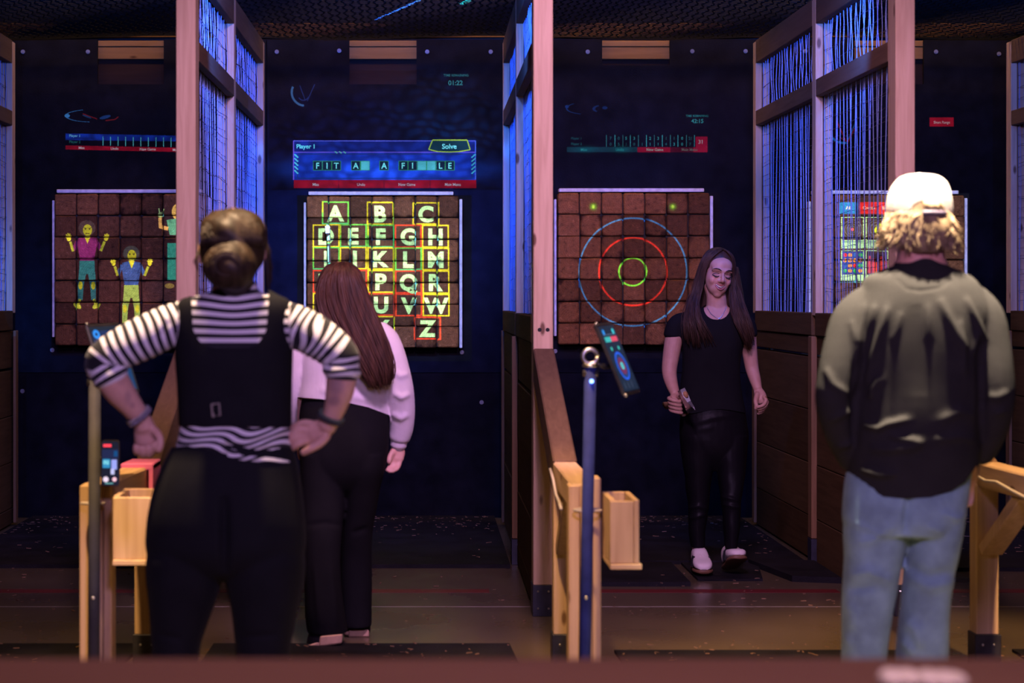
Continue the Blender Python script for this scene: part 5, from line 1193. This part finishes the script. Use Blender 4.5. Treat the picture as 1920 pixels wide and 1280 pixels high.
    # striped top
    V, Fc, NO = fuse([rows(Y0, tor), plimb(Y0, la+[(203, 698, -.06, .053), (209, 707, -.06, .055)], n=22), plimb(Y0, ra+[(641, 690, -.06, .052), (640, 699, -.06, .0535)], n=22)], .0045, 4)
    px, py = pxy(V)
    V = ripple(V, NO, .0018, 22, 16, .2)
    V = folds(V, NO, [([(335, 815), (400, 830), (470, 822), (540, 806)], .009, 5), ([(330, 832), (390, 838), (450, 850)], .009, 5), ([(540, 830), (480, 836), (420, 826)], .008, 4), ([(420, 856), (490, 862), (548, 868)], .008, 5), ([(300, 640), (316, 600)], -.006, 6), ([(200, 650), (214, 690)], -.006, 6), ([(575, 660), (590, 640)], -.006, 6), ([(560, 645), (552, 600)], -.006, 6), ([(612, 690), (620, 660)], -.005, 5)], -1)
    pitch = .0255; zc = (EYE-V[:, 2])
    z0 = Y0/FPX*(548-CY)
    tt = (zc-z0)/pitch-.55*np.exp(-((px-437)/46)**2)*np.clip((640-py)/80, 0, 1)+.10
    low = py > 790
    tt = np.where(low, (zc-z0)/(pitch*.72)+.55*np.sin((px-330)*.030+1.2)+.5*np.sin((px-330)*.055+py*.05), tt)
    for arm, side in ((la+lf[1:3], -1), (ra+rf[1:3], 1)):
        pts = [(a, b) for a, b, *_ in arm]; d, al = segd(px, py, pts); L = sum(math.hypot(a[0]-b[0], a[1]-b[1]) for a, b in zip(pts, pts[1:]))
        on = ((px < 334-(py-600)*.03) if side < 0 else (px > 543+(py-600)*.03)) & (py < 740)
        bend = .35*np.sin((V[:, 2]-1.3)*40)+(.5*np.sin(px*.06+py*.08) if side > 0 else .15*np.sin(px*.05))
        tt = np.where(on, al*L*Y0/FPX/pitch+bend*.5, tt)
    V2, F2, u = cut(V, Fc, np.ones(len(V), bool)); attr = tt
    hem = interp_hem([(100, 2000), (312, 2000), (318, 836), (325, 838), (400, 858), (480, 872), (556, 888), (562, 2000), (700, 2000)])
    V2, F2, u = hem_cut(V2, F2, hem); put('striped_top', V2, F2, M['stripe'], p, attr[u])
    # vest: low scooped back and two shoulder straps
    vt = [(540, 384, 500, .15), (553, 360, 522, .165), (562, 338, 540, .182), (580, 329, 549, .202), (620, 327, 550, .214), (680, 329, 549, .222), (740, 332, 548, .214), (800, 335, 547, .214), (815, 335, 547, .214)]
    V, Fc, NO = fuse([rows(Y0, vt)], .004, 3)
    V = ripple(V, NO, .0012, 20, 14, 2.)
    V, Fc, u = hem_cut(V, Fc, lambda q: 797+(q-335)*.02)
    px, py = pxy(V); a = np.abs(px-431)/(71-(py-560)*.05); bt = 650-34*np.clip(a-.55, 0, 1)**2.2/.17
    V, Fc, u = cut(V, Fc, ~((a < 1) & (py < bt)))
    v_ = put('vest', V, Fc, M['vest'], p)
    lm = mat('patch', (.30, .26, .22), .7); yb = Y0-.1105
    b = MB(); b.tube([(X(a, Y0), yb-.001, Z(c, Y0)) for a, c in ((404, 754), (418, 752), (420, 774), (406, 776), (404, 754))], .0026, 6); b.tube([(X(408, Y0), yb-.001, Z(778, Y0)), (X(408, Y0), yb-.001, Z(770, Y0))], .002, 5); b.build('patch', lm, v_)
    # leggings
    V, Fc, NO = fuse([rows(Y0, pel), rows(Y0, ll, n=28), rows(Y0, rl, n=28)], .006, 6)
    V = ripple(V, NO, .0012, 14, 12, .9)
    V = folds(V, NO, [([(420, 930), (421, 1000), (420, 1075)], -.020, 9), ([(295, 1190), (340, 1198)], -.005, 6), ([(450, 1195), (520, 1190)], -.005, 6)], -1)
    V, Fc, u = hem_cut(V, Fc, interp_hem([(260, 842), (330, 838), (437, 825), (545, 838), (600, 842)]), False)
    put('leggings', V, Fc, M['legging'], p)
    # bracelets
    def bracelet(c, ax, R, r, m_, n):
        ax = np.array(ax, float); ax /= np.linalg.norm(ax); u = np.cross(ax, (0, 1, 0)); u /= np.linalg.norm(u); v = np.cross(ax, u); b = MB()
        for t in np.linspace(0, 2*math.pi, n, False): b.ball(c+R*(u*math.cos(t)+v*math.sin(t)), r, 8, 6)
        b.torus(c, u, v, R, r*.55, 30, 6); b.build('bracelet', m_, p, True)
    bm_ = mat('beads', (.22, .20, .26), .3, .3); bm2 = mat('band_dark', (.03, .03, .04), .4, .2)
    c0, c1 = P(255, 772, Y0-.030), P(270, 790, Y0-.02)
    bracelet(P(262, 781, Y0-.026), c1-c0, .034, .0065, bm_, 20); bracelet(P(258, 776, Y0-.028), c1-c0, .0355, .004, M['steel'], 26)
    c0, c1 = P(627, 766, Y0-.045), P(617, 790, Y0-.035)
    bracelet(P(619, 784, Y0-.037), c1-c0, .033, .006, bm2, 20); bracelet(P(622, 779, Y0-.039), c1-c0, .034, .004, mat('beads_green', (.10, .14, .10), .4, .2), 26)
    # hair: waved crown pulled down into a low bun
    hb = fuse([rows(Y0, [(391, 420, 452, .05, .01), (396, 398, 476, .11, .01), (408, 384, 491, .155, .005), (430, 375, 499, .19, 0), (458, 373, 500, .20, .0), (482, 376, 496, .195, 0), (502, 386, 488, .17, 0), (520, 404, 472, .11, .01)]),
               ell(P(435, 500, Y0-.115), (.070, .062, .066)), ell(P(437, 494, Y0-.08), (.066, .05, .060)), ell(P(438, 524, Y0-.07), (.056, .045, .045))], .005, 4)
    V = ripple(hb[0], hb[2], .0035, 60, 48, 1.1); h = MB(); h.add(V, hb[1]); r_ = np.random.default_rng(8)
    for i in range(330):   # waves combed from the brow back to the bun
        a = r_.uniform(-1.5, 1.5); ph = r_.uniform(0, 6.28); am = r_.uniform(.003, .008); pts = []
        for s in np.linspace(0, 1, 10):
            th = .25+s*1.22; rad = np.array((.096*math.sin(a*(1-.30*s))*math.sin(th), -.100*math.sin(th)*math.cos(a*.5), .108*math.cos(th)*(.9+.1*math.cos(a))))
            pts.append(np.array((X(437, Y0), Y0+.004, Z(468, Y0)))+rad+np.array((math.sin(ph+s*13), 0, math.cos(ph+s*13)))*am+np.array((0, -.002, .003)))
        h.tube(pts, [.0035]*9+[.002], 5)
    for i in range(150):   # the bun's coil
        t0 = r_.uniform(0, 6.28); R = r_.uniform(.028, .066); y_ = -.115-.060*math.sqrt(max(0, 1-(R/.071)**2)); pts = []
        for s in np.linspace(0, 1, 10): t_ = t0+s*1.9; pts.append(P(435, 500, Y0)+np.array((R*1.0*math.cos(t_), y_-.002, R*.90*math.sin(t_))))
        h.tube(pts, [.0034]*9+[.0015], 5)
    for pts in ([(496, 448), (502, 480), (506, 510), (504, 545)], [(492, 440), (505, 470), (510, 500), (507, 530)], [(498, 452), (500, 500), (500, 540)], [(372, 470), (368, 490), (372, 508)]):
        for q in range(4): h.tube([P(a+r_.normal(0, 1.5), b_, Y0-.005+.008*q) for a, b_ in pts], [.0022]*(len(pts)-1)+[.001], 4)
    h.build('hair', M['hair_curly'], p, True)
    for cx in (324, 486): shoe(0, (X(cx, Y0), Y0-.05), (X(cx, Y0), Y0+.20), .085, .075, 'shoe', (M['black'], M['white_strip']), p)
striped()

# ------------------------------------------------------------------ the long-haired woman in white
def white():
    Y0 = 8.10
    tor = [(578, 612, 664, .11, .01), (590, 606, 672, .12), (600, 588, 694, .15), (612, 570, 716, .18), (632, 562, 727, .205), (670, 562, 728, .225), (715, 562, 727, .235), (750, 558, 728, .245), (790, 556, 731, .25)]
    ra = [(706, 622, 0, .050), (724, 642, -.01, .056), (738, 680, -.02, .058), (747, 725, -.02, .062), (753, 765, .0, .056), (753, 800, .02, .050), (749, 822, .03, .044)]
    rc = [(749, 818, .03, .036), (747, 836, .035, .034)]
    la = [(580, 622, 0, .050), (566, 645, 0, .056), (557, 690, .0, .056), (554, 735, .02, .058), (557, 775, .06, .052), (563, 806, .10, .042)]
    pel = [(745, 566, 722, .22), (775, 561, 728, .25), (815, 559, 730, .275), (850, 560, 728, .28), (885, 566, 720, .25), (912, 585, 702, .18), (930, 610, 680, .10)]
    ll = [(850, 562, 652, .25, 0), (880, 562, 650, .245, 0), (915, 563, 648, .225, -.01), (950, 565, 646, .20, -.03), (1000, 567, 641, .18, -.06), (1050, 569, 638, .165, -.08), (1100, 570, 640, .17, -.09), (1150, 572, 647, .19, -.09), (1184, 577, 654, .20, -.08)]
    rl = [(850, 640, 726, .25, 0), (880, 641, 722, .24, .0), (915, 643, 713, .22, .02), (950, 643, 707, .20, .04), (1000, 640, 699, .175, .07), (1050, 638, 697, .16, .10), (1100, 638, 698, .165, .12), (1140, 639, 698, .175, .13), (1172, 640, 698, .18, .13)]
    body = [rows(Y0, tor, grow=-.02), rows(Y0, pel, grow=-.036), rows(Y0, ll, grow=-.034), rows(Y0, rl, grow=-.034), rows(Y0, [(560, 616, 660, .10, .01), (590, 612, 664, .11, .01)]),
            ell(P(638, 532, Y0+.01), (.072, .09, .092)), ell(P(630, 552, Y0+.05), (.056, .06, .058)), ell(P(626, 545, Y0+.115), (.011, .016, .018)), plimb(Y0, [(a, b, d, r*.7) for a, b, d, r in ra]+[(747, 838, .035, .026)]), plimb(Y0, [(a, b, d, r*.7) for a, b, d, r in la])]
    body.append(plimb(Y0, [(747, 836, .035, .026), (745, 848, .035, .032), (743, 860, .03, .031)], asp=.55))
    for i, mx in enumerate((751, 746, 740, 735)):
        body.append(plimb(Y0, [(mx, 856, .03, .0105), (mx-2, 868+(1, 2, 2, 0)[i], .024, .010), (mx-6, 877+(1, 3, 3, 0)[i], .010, .009), (mx-10, 881+(0, 3, 3, 0)[i], -.004, .0078)], n=10))
    body.append(plimb(Y0, [(737, 846, .02, .013), (731, 857, .008, .0115), (729, 867, .0, .0095)], n=10))
    body.append(plimb(Y0, [(563, 806, .10, .027), (566, 824, .12, .033), (568, 840, .13, .03)], asp=.6))
    for i in range(4): body.append(plimb(Y0, [(560+5*i, 838, .13, .0105), (561+5*i, 850, .135, .0098), (563+5*i, 860, .12, .0085)], n=10))
    body.append(plimb(Y0, [(574, 818, .11, .013), (581, 832, .11, .0115), (582, 843, .11, .0095)], n=10))
    body += [limb([P(614, 1170, Y0-.09), P(610, 1190, Y0-.09), P(604, 1200, Y0-.08)], [.034, .034, .028]), limb([P(672, 1155, Y0+.13), P(672, 1172, Y0+.15), P(671, 1178, Y0+.17)], [.034, .034, .028])]
    V, Fc, NO = fuse(body, .005, 3)
    p = put('person', V, Fc, M['skin'], None, None, tint(V), (X(640, Y0), Y0, 0)); tag(p, 'woman with very long brown hair in white sweater facing the alphabet board', 'person')
    V, Fc, NO = fuse([rows(Y0, tor), plimb(Y0, ra, n=20), plimb(Y0, la, n=20)], .006, 5)
    V = ripple(V, NO, .004, 13, 9, 2.2)
    V = folds(V, NO, [([(726, 650), (728, 700), (726, 740)], -.02, 5), ([(738, 735), (752, 745), (768, 738)], .010, 6), ([(735, 775), (752, 784), (766, 776)], .010, 6), ([(600, 730), (650, 742), (700, 750)], .008, 8), ([(640, 700), (690, 725), (720, 735)], .007, 7), ([(733, 690), (750, 705), (765, 700)], .008, 6)], -1)
    hem = interp_hem([(500, 2000), (552, 2000), (558, 744), (590, 747), (640, 752), (690, 763), (730, 778), (734, 2000)])
    hm_ = lambda q: hem(q)
    V, Fc, u = hem_cut(V, Fc, hm_); s_ = put('sweater', V, Fc, M['white_knit'], p)
    put('cuff', *fuse([plimb(Y0, rc, n=18)], .004, 2)[:2], M['white_knit'], p)
    b = MB(); b.torus(P(638, 590, Y0)+np.array((0, 0, .0)), (1.1, 0, 0), (0, .95, .1), .066, .014, 36, 10); b.build('collar', M['white_knit'], p, True)
    V, Fc, NO = fuse([rows(Y0, pel), rows(Y0, ll, n=28), rows(Y0, rl, n=28)], .006, 5)
    V = ripple(V, NO, .003, 15, 10, 3.); V = folds(V, NO, [([(575, 985), (610, 980), (640, 985)], -.006, 6), ([(590, 1060), (595, 1120), (600, 1175)], .008, 6), ([(620, 1060), (626, 1120), (630, 1175)], .007, 6), ([(660, 1000), (690, 990)], -.006, 6)], -1)
    put('trousers', V, Fc, M['trouser'], p)
    # long straight hair: a full mass with strands over it
    hv = fuse([rows(Y0, [(491, 626, 652, .05, -.0), (497, 612, 666, .12, -.0), (510, 601, 677, .17, -.005), (532, 593, 684, .20, -.01), (560, 591, 692, .20, -.025), (590, 596, 706, .17, -.06), (620, 611, 719, .12, -.10), (650, 632, 730, .09, -.125), (680, 654, 736, .07, -.135), (704, 684, 737, .05, -.138), (722, 708, 734, .03, -.138)], n=30)], .006, 4)
    GL = [[(638, 492, -.06), (612, 505, -.09), (597, 530, -.115), (592, 560, -.125), (600, 592, -.14), (622, 628, -.150), (648, 664, -.165), (672, 696, -.17), (690, 722, -.17)],
          [(640, 491, -.07), (628, 503, -.115), (620, 530, -.135), (622, 565, -.145), (636, 602, -.155), (656, 640, -.168), (678, 678, -.178), (694, 706, -.178), (702, 728, -.178)],
          [(642, 491, -.07), (644, 505, -.115), (646, 532, -.135), (654, 570, -.145), (668, 608, -.155), (686, 645, -.168), (702, 682, -.178), (712, 708, -.178), (716, 726, -.178)],
          [(644, 491, -.06), (660, 505, -.10), (672, 532, -.125), (684, 566, -.135), (698, 604, -.148), (714, 642, -.162), (726, 676, -.172), (731, 698, -.172), (728, 722, -.172)],
          [(646, 492, -.04), (670, 508, -.06), (684, 532, -.08), (694, 564, -.09), (711, 602, -.115), (727, 640, -.135), (736, 672, -.15), (738, 692, -.15), (735, 712, -.15)]]
    strands([[P(a, b, Y0+d) for a, b, d in g] for g in GL], 300, .0042, 'hair', M['hair_brown'], p, .005, 12, .6, .3, 3, (hv[0].tolist(), hv[1]))
    tan = mat('tan_sole', (.55, .34, .21), .6, noise=.2); up_ = mat('clog_black', (.010, .008, .010), .6, spec=.15)
    def clog(Yc, ups, heelq, toeq):
        u = from_vf('shoe', *rows(Yc, ups, n=24), up_, p, True)
        def wedge(nm, q, y0, y1):
            (a0, b0), (a1, b1), (a2, b2), (a3, b3) = q
            MB().hexa([tuple(P(a0, b0, y0)), tuple(P(a1, b1, y0)), tuple(P(a1, b1, y1)), tuple(P(a0, b0, y1)), tuple(P(a3, b3, y0)), tuple(P(a2, b2, y0)), tuple(P(a2, b2, y1)), tuple(P(a3, b3, y1))], .005).build(nm, tan, u)
        wedge('heel', heelq, Yc-.085, Yc-.005); wedge('sole', toeq, Yc-.07, Yc+.12)
    clog(8.00, [(1172, 588, 640, .09), (1184, 580, 643, .12), (1198, 576, 643, .14), (1210, 574, 642, .13)], [(598, 1212), (641, 1206), (643, 1188), (600, 1192)], [(573, 1220), (600, 1214), (600, 1202), (574, 1210)])
    clog(8.27, [(1160, 650, 694, .09), (1172, 649, 695, .12), (1184, 651, 694, .13)], [(653, 1194), (692, 1194), (692, 1180), (654, 1180)], [(645, 1190), (660, 1191), (660, 1184), (646, 1183)])
white()

# ------------------------------------------------------------------ the smiling woman with the axe
def smiling():
    Y0 = 10.07
    tor = [(572, 1322, 1366, .115, .0), (582, 1306, 1382, .135), (592, 1284, 1396, .165), (604, 1270, 1403, .19), (622, 1270, 1400, .215), (650, 1279, 1394, .225), (690, 1280, 1387, .205), (730, 1275, 1389, .21), (768, 1270, 1397, .225), (780, 1269, 1399, .23)]
    sr = [(1290, 598, 0, .042), (1272, 606, 0, .050), (1264, 620, 0, .051), (1262, 630, 0, .051)]
    sl = [(1384, 598, 0, .042), (1398, 606, 0, .048), (1403, 620, 0, .047), (1404, 628, 0, .046)]
    ra = [(1276, 606, 0, .044), (1265, 630, 0, .0455), (1259, 662, -.005, .043), (1255, 695, -.02, .038), (1259, 718, -.06, .032), (1266, 738, -.10, .024)]
    la = [(1394, 606, 0, .042), (1402, 630, 0, .041), (1406, 662, 0, .038), (1410, 690, .0, .034), (1416, 712, -.03, .029), (1421, 730, -.06, .022)]
    pel = [(760, 1277, 1394, .20), (785, 1275, 1399, .225), (815, 1274, 1402, .235), (840, 1278, 1400, .22), (862, 1288, 1390, .17), (882, 1305, 1372, .09)]
    rl = [(815, 1277, 1342, .21), (845, 1277, 1340, .205), (875, 1281, 1337, .19), (910, 1286, 1332, .155), (940, 1290, 1329, .14), (970, 1290, 1326, .13), (1000, 1292, 1322, .11), (1026, 1295, 1320, .095)]
    ll = [(815, 1336, 1401, .21, 0), (845, 1338, 1401, .205, -.005), (875, 1343, 1398, .19, -.02), (910, 1348, 1393, .155, -.05), (940, 1352, 1389, .14, -.07), (970, 1355, 1388, .13, -.08), (1000, 1358, 1385, .11, -.09), (1030, 1360, 1383, .095, -.09)]
    # head frame: a = picture right, b = up, d = towards the viewer; tipped and turned a little
    k = Y0/FPX; O = P(1347, 514, Y0-.035); tl, yw, pt = math.radians(8), math.radians(10), math.radians(8)
    A = np.array((math.cos(tl), 0, -math.sin(tl))); B = np.array((math.sin(tl), 0, math.cos(tl))); D = np.array((0, -1., 0))
    A, D = A*math.cos(yw)-D*math.sin(yw), D*math.cos(yw)+A*math.sin(yw); B, D = B*math.cos(pt)+D*math.sin(pt), D*math.cos(pt)-B*math.sin(pt)
    q = lambda a, b, d: O+A*a+B*b+D*d
    R3 = np.array((A, D, B))
    he = lambda a, b, d, ra, rb, rd: ell(q(a, b, d), (ra, rd, rb), 24, 16, R3)
    body = [rows(Y0, tor, grow=-.014), rows(Y0, pel, grow=-.03), rows(Y0, rl, grow=-.014), rows(Y0, ll, grow=-.014), plimb(Y0, ra, n=18), plimb(Y0, la, n=18),
            limb([q(-.002, -.06, -.035), P(1343, 556, Y0-.005), P(1344, 578, Y0+.005), P(1344, 592, Y0+.01)], [.052, .050, .056, .07]),
            he(0, .040, -.035, .074, .078, .088), he(0, -.020, .010, .064, .085, .060), he(0, -.060, .020, .050, .048, .048), he(0, -.096, .040, .022, .018, .020), he(-.034, -.026, .042, .024, .026, .020), he(.034, -.026, .042, .024, .026, .020),
            he(0, .045, .020, .058, .045, .045), limb([q(-.050, .024, .048), q(-.025, .030, .062), q(0, .026, .066), q(.025, .030, .062), q(.050, .024, .048)], [.009, .010, .009, .010, .009]),
            limb([q(0, .022, .064), q(0, .0, .076), q(0, -.018, .086), q(0, -.026, .084)], [.0075, .0085, .011, .009]), he(-.012, -.027, .073, .0085, .007, .010), he(.012, -.027, .073, .0085, .007, .010),
            he(-.031, .004, .053, .0155, .0115, .012), he(.031, .004, .053, .0155, .0115, .012), he(-.076, -.004, -.03, .010, .030, .018), he(.076, -.004, -.03, .010, .030, .018)]
    # right hand closed round the axe handle, thumb outside
    body += [plimb(Y0, [(1266, 738, -.10, .025), (1268, 748, -.125, .031), (1270, 757, -.14, .030)], asp=.7)]
    hc = P(1277, 756, Y0-.175)
    for i in range(4):
        o = np.array((-.018+.004*i, .014+.010*i, .020-.019*i)); body.append(limb([P(1262, 750, Y0-.13)+o*.6, hc+np.array((-.042, -.012, .004))+o, hc+np.array((-.022, -.036, -.004))+o, hc+np.array((.006, -.032, -.010))+o, hc+np.array((.014, -.012, -.012))+o], [.011, .0105, .010, .0095, .0085], n=10))
    body.append(limb([P(1270, 744, Y0-.13), hc+np.array((.004, -.014, .030)), hc+np.array((.020, -.030, .006)), hc+np.array((.022, -.036, -.018))], [.013, .0125, .0115, .009], n=10))
    # left hand relaxed, fingers curling in
    body += [plimb(Y0, [(1421, 730, -.06, .023), (1425, 740, -.075, .030), (1428, 750, -.085, .030)], asp=.6)]
    for i in range(4):
        body.append(plimb(Y0, [(1430+2*(i < 2)+(1, 2, 1, -1)[i], 743+4*i, -.10+.012*i, .0105), (1436+(0, 2, 1, -2)[i], 750+4*i, -.115+.012*i, .0102), (1431+(0, 1, 0, -2)[i], 759+4*i, -.13+.014*i, .0095), (1420+(0, 1, 2, 1)[i], 763+4*i, -.125+.014*i, .0082)], n=10))
    body.append(plimb(Y0, [(1420, 738, -.085, .0135), (1417, 750, -.105, .0125), (1418, 760, -.115, .0105), (1417, 766, -.115, .0088)], n=10))
    aR, aL = P(1308, 1040, Y0), P(1371, 1040, Y0-.09)
    body += [limb([P(1308, 1015, Y0), P(1309, 1040, Y0), (aR[0], Y0+.0, .06), (aR[0], Y0-.06, .05)], [.031, .029, .028, .018]), limb([P(1371, 1015, Y0-.09), P(1371, 1042, Y0-.09), (aL[0], Y0-.06, .07), (aL[0], Y0-.10, .085)], [.031, .029, .028, .018])]
    V, Fc, NO = fuse(body, .0036, 3, .45)
    loc = V-O; la_, lb, ld = loc@A, loc@B, loc@D; hd = (np.abs(lb) < .16) & (np.abs(la_) < .11) & (ld > .0)
    V = lap(V, Fc, hd, 9, .55); loc = V-O; la_, lb, ld = loc@A, loc@B, loc@D
    # mouth opened a little: press the skin in between the lips
    mo = hd*np.exp(-((la_+.001)/.024)**4-((lb+.056-.008*(la_/.024)**2)/.0065)**2); V = V-NO*(mo*.008)[:, None]
    for sg in (-1, 1):  # creases beside the mouth and under the lids
        cr_ = hd*np.exp(-((la_-sg*(.033+.10*np.clip(-.03-lb, -.01, .03)))/.005)**2-((lb+.045)/.020)**2); V = V-NO*(cr_*.003)[:, None]
        so = hd*np.exp(-((la_-sg*.031)/.018)**2-((lb-.013)/.006)**2); V = V-NO*(so*.004)[:, None]
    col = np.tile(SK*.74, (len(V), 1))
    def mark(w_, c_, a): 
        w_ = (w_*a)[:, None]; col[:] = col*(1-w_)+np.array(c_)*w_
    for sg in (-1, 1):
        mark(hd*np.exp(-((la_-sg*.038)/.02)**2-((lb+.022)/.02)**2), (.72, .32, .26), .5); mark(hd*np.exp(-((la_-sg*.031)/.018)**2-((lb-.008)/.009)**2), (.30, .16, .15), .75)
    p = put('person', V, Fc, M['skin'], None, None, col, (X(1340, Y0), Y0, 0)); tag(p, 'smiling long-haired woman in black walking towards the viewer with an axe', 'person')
    dk = mat('lash', (.012, .008, .008), .7); lip = mat('lips', (.40, .12, .12), .4); tee = mat('teeth', (.88, .84, .80), .3)
    b = MB()
    for sg in (-1, 1):
        b.tube([q(sg*.013, .001, .0635), q(sg*.024, -.0055, .0685), q(sg*.036, -.0060, .0672), q(sg*.050, .001, .0560)], [.0016, .0028, .0032, .0018], 6)
        b.tube([q(sg*.015, .010, .0625), q(sg*.026, .0135, .0655), q(sg*.037, .0125, .0645), q(sg*.048, .006, .0560)], [.0008, .0013, .0013, .0008], 6)
    b.build('eyelashes', dk, p, True)
    b = MB()
    for sg in (-1, 1): b.tube([q(sg*.012, .0275, .0735), q(sg*.026, .0340, .0740), q(sg*.040, .0345, .0675), q(sg*.054, .0265, .0545)], [.0026, .0040, .0034, .0014], 6, True, .7)
    b.build('eyebrows', dk, p, True)
    sm = lambda a: .0125*(abs(a)/.030)**2
    dz = lambda a: .0700-.019*(a/.029)**2
    b = MB(); b.tube([q(a, -.046+sm(a)-.002*math.exp(-(a/.006)**2), dz(a)+.0015) for a in np.linspace(-.031, .031, 15)], [.0015, .0022]+[.0030]*11+[.0022, .0015], 8); b.tube([q(a, -.0665+sm(a)*1.75, dz(a)+.0015) for a in np.linspace(-.029, .029, 15)], [.0015, .003]+[.0042]*11+[.003, .0015], 8); b.build('lips', lip, p, True)
    b = MB()
    for i in range(-5, 5):
        a = .0054*(i+.5); h_ = .0098-.0050*(abs(a)/.027)**2
        b.hexa([tuple(q(a+da, -.0485+sm(a)*1.05+(-h_ if lo else 0), dz(a)+dd)) for lo in (1, 0) for da, dd in ((-.00268, -.0006), (.00268, -.0006), (.00268, -.006), (-.00268, -.006))], .0003)
    b.build('teeth', tee, p, True)
    b = MB(); b.tube([q(a, -.056+sm(a)*1.35, dz(a)-.0065) for a in np.linspace(-.027, .027, 11)], .0058, 8); b.build('mouth', mat('mouth', (.05, .01, .012), .6), p, True)
    # tee with cap sleeves and a scooped neck
    V, Fc, NO = fuse([rows(Y0, tor), plimb(Y0, sr, n=20), plimb(Y0, sl, n=20)], .005, 4)
    V = ripple(V, NO, .003, 18, 12, 1.7)
    px, py = pxy(V); V, Fc, u = cut(V, Fc, ~((((px-1344)/24)**2+((py-574)/25)**2 < 1) & (V[:, 1] < Y0+.02)))
    V, Fc, u = hem_cut(V, Fc, lambda x_: 771+4*np.sin(x_*.05)); put('tee', V, Fc, M['tee'], p)
    V, Fc, NO = fuse([rows(Y0, pel), rows(Y0, rl, n=26), rows(Y0, ll, n=26)], .005, 4)
    V = ripple(V, NO, .0035, 26, 30, .6)
    V = folds(V, NO, [([(1296, 795), (1330, 785), (1380, 775)], .005, 6), ([(1300, 808), (1340, 800)], .003, 6), ([(1285, 955), (1310, 948), (1328, 955)], .008, 4), ([(1290, 972), (1322, 965)], .008, 4), ([(1352, 930), (1386, 938)], .008, 4), ([(1355, 945), (1388, 952)], .008, 4)], -1)
    put('trousers', V, Fc, M['leather'], p)
    sw = mat('sneaker_white', (.78, .68, .62), .6); gum = mat('gum_sole', (.16, .075, .035), .6)
    xr = X(1309, Y0); xl = X(1376, Y0-.1)
    shoe(.021, (xr+.005, 10.10), (xr+.002, 9.87), .095, .115, 'sneaker', (sw, gum, M['black']), p, .02, True)
    shoe(.021, (xl-.010, 10.06), (xl+.012, 9.84), .095, .115, 'sneaker', (sw, gum, M['black']), p, .38, True)
    # necklace
    b = MB(); b.tube([P(a, c, Y0-.075+d) for a, c, d in ((1325, 574, .03), (1333, 588, .005), (1342, 595, -.008), (1349, 597, -.01), (1355, 590, .0), (1362, 575, .03))], .0009, 5); b.ball(P(1348, 598, Y0-.088), .0035); b.build('necklace', M['steel'], p)
    b = MB(); b.torus(P(1437, 745, Y0-.108), (.8, 0, -.5), (0, 1, 0), .0115, .0016, 20, 6); b.build('ring', mat('gold', (.8, .55, .2), .25, 1), p, True)
    # hair, parted in the middle and falling over both shoulders
    cap_ = fuse([he(0, .047, -.045, .083, .085, .092), rows(Y0, [(500, 1314, 1384, .13, .055), (540, 1306, 1392, .12, .075), (580, 1300, 1398, .10, .085), (620, 1302, 1398, .07, .10), (650, 1310, 1392, .04, .11)])], .005, 3)
    V, Fc = cap_[0], cap_[1]; l_ = V-O; a_, b_, d_ = l_@A, l_@B, l_@D
    V, Fc, u = cut(V, Fc, ~((d_ > .0) & (((a_)/.064)**2+((b_+.03)/.118)**2 < 1)))
    ex = (V.tolist(), Fc)
    gr = [[q(-.002, .128, .0), q(-.030, .112, .022), q(-.060, .075, .022), q(-.076, .02, .012), P(1316, 540, Y0-.05), P(1310, 570, Y0-.075), P(1316, 600, Y0-.115), P(1330, 625, Y0-.125), P(1342, 648, Y0-.12)],
          [q(-.004, .128, -.02), q(-.046, .112, -.005), q(-.076, .070, .000), q(-.086, .01, -.005), P(1307, 540, Y0-.04), P(1298, 570, Y0-.07), P(1297, 600, Y0-.115), P(1302, 625, Y0-.125), P(1306, 652, Y0-.12)],
          [q(-.006, .126, -.05), q(-.060, .105, -.04), q(-.088, .060, -.03), q(-.098, .0, -.03), P(1298, 545, Y0-.01), P(1287, 575, Y0-.03), P(1281, 600, Y0-.085), P(1282, 620, Y0-.095), P(1284, 640, Y0-.095)]]
    gl = [[q(.002, .128, .0), q(.028, .114, .022), q(.056, .078, .022), q(.070, .025, .014), q(.072, -.03, .0), P(1367, 558, Y0-.045), P(1374, 595, Y0-.11), P(1388, 625, Y0-.12), P(1400, 652, Y0-.11)],
          [q(.004, .128, -.02), q(.044, .114, -.005), q(.072, .072, .000), q(.080, .01, -.002), P(1376, 540, Y0-.04), P(1382, 570, Y0-.07), P(1390, 600, Y0-.11), P(1400, 628, Y0-.11), P(1407, 655, Y0-.10)],
          [q(.006, .126, -.05), q(.058, .107, -.04), q(.084, .062, -.03), q(.092, .0, -.03), P(1387, 545, Y0-.01), P(1396, 575, Y0-.03), P(1405, 600, Y0-.07), P(1411, 620, Y0-.075), P(1413, 640, Y0-.07)]]
    strands(gr, 210, .0046, 'hair', M['hair_dark'], p, .005, 12, .6, .3, 5, ex); strands(gl, 210, .0046, 'hair', M['hair_dark'], p, .005, 12, .6, .3, 6)
    return hc
hc = smiling()
ah = np.array((.17, -.95, .16)); ah /= np.linalg.norm(ah)
axe(P(1283, 742, 10.07-.235), (.44, -.12, -.9), -ah, .34, 'small axe held low in the hand of the smiling woman', hm, M['steel'], .085)
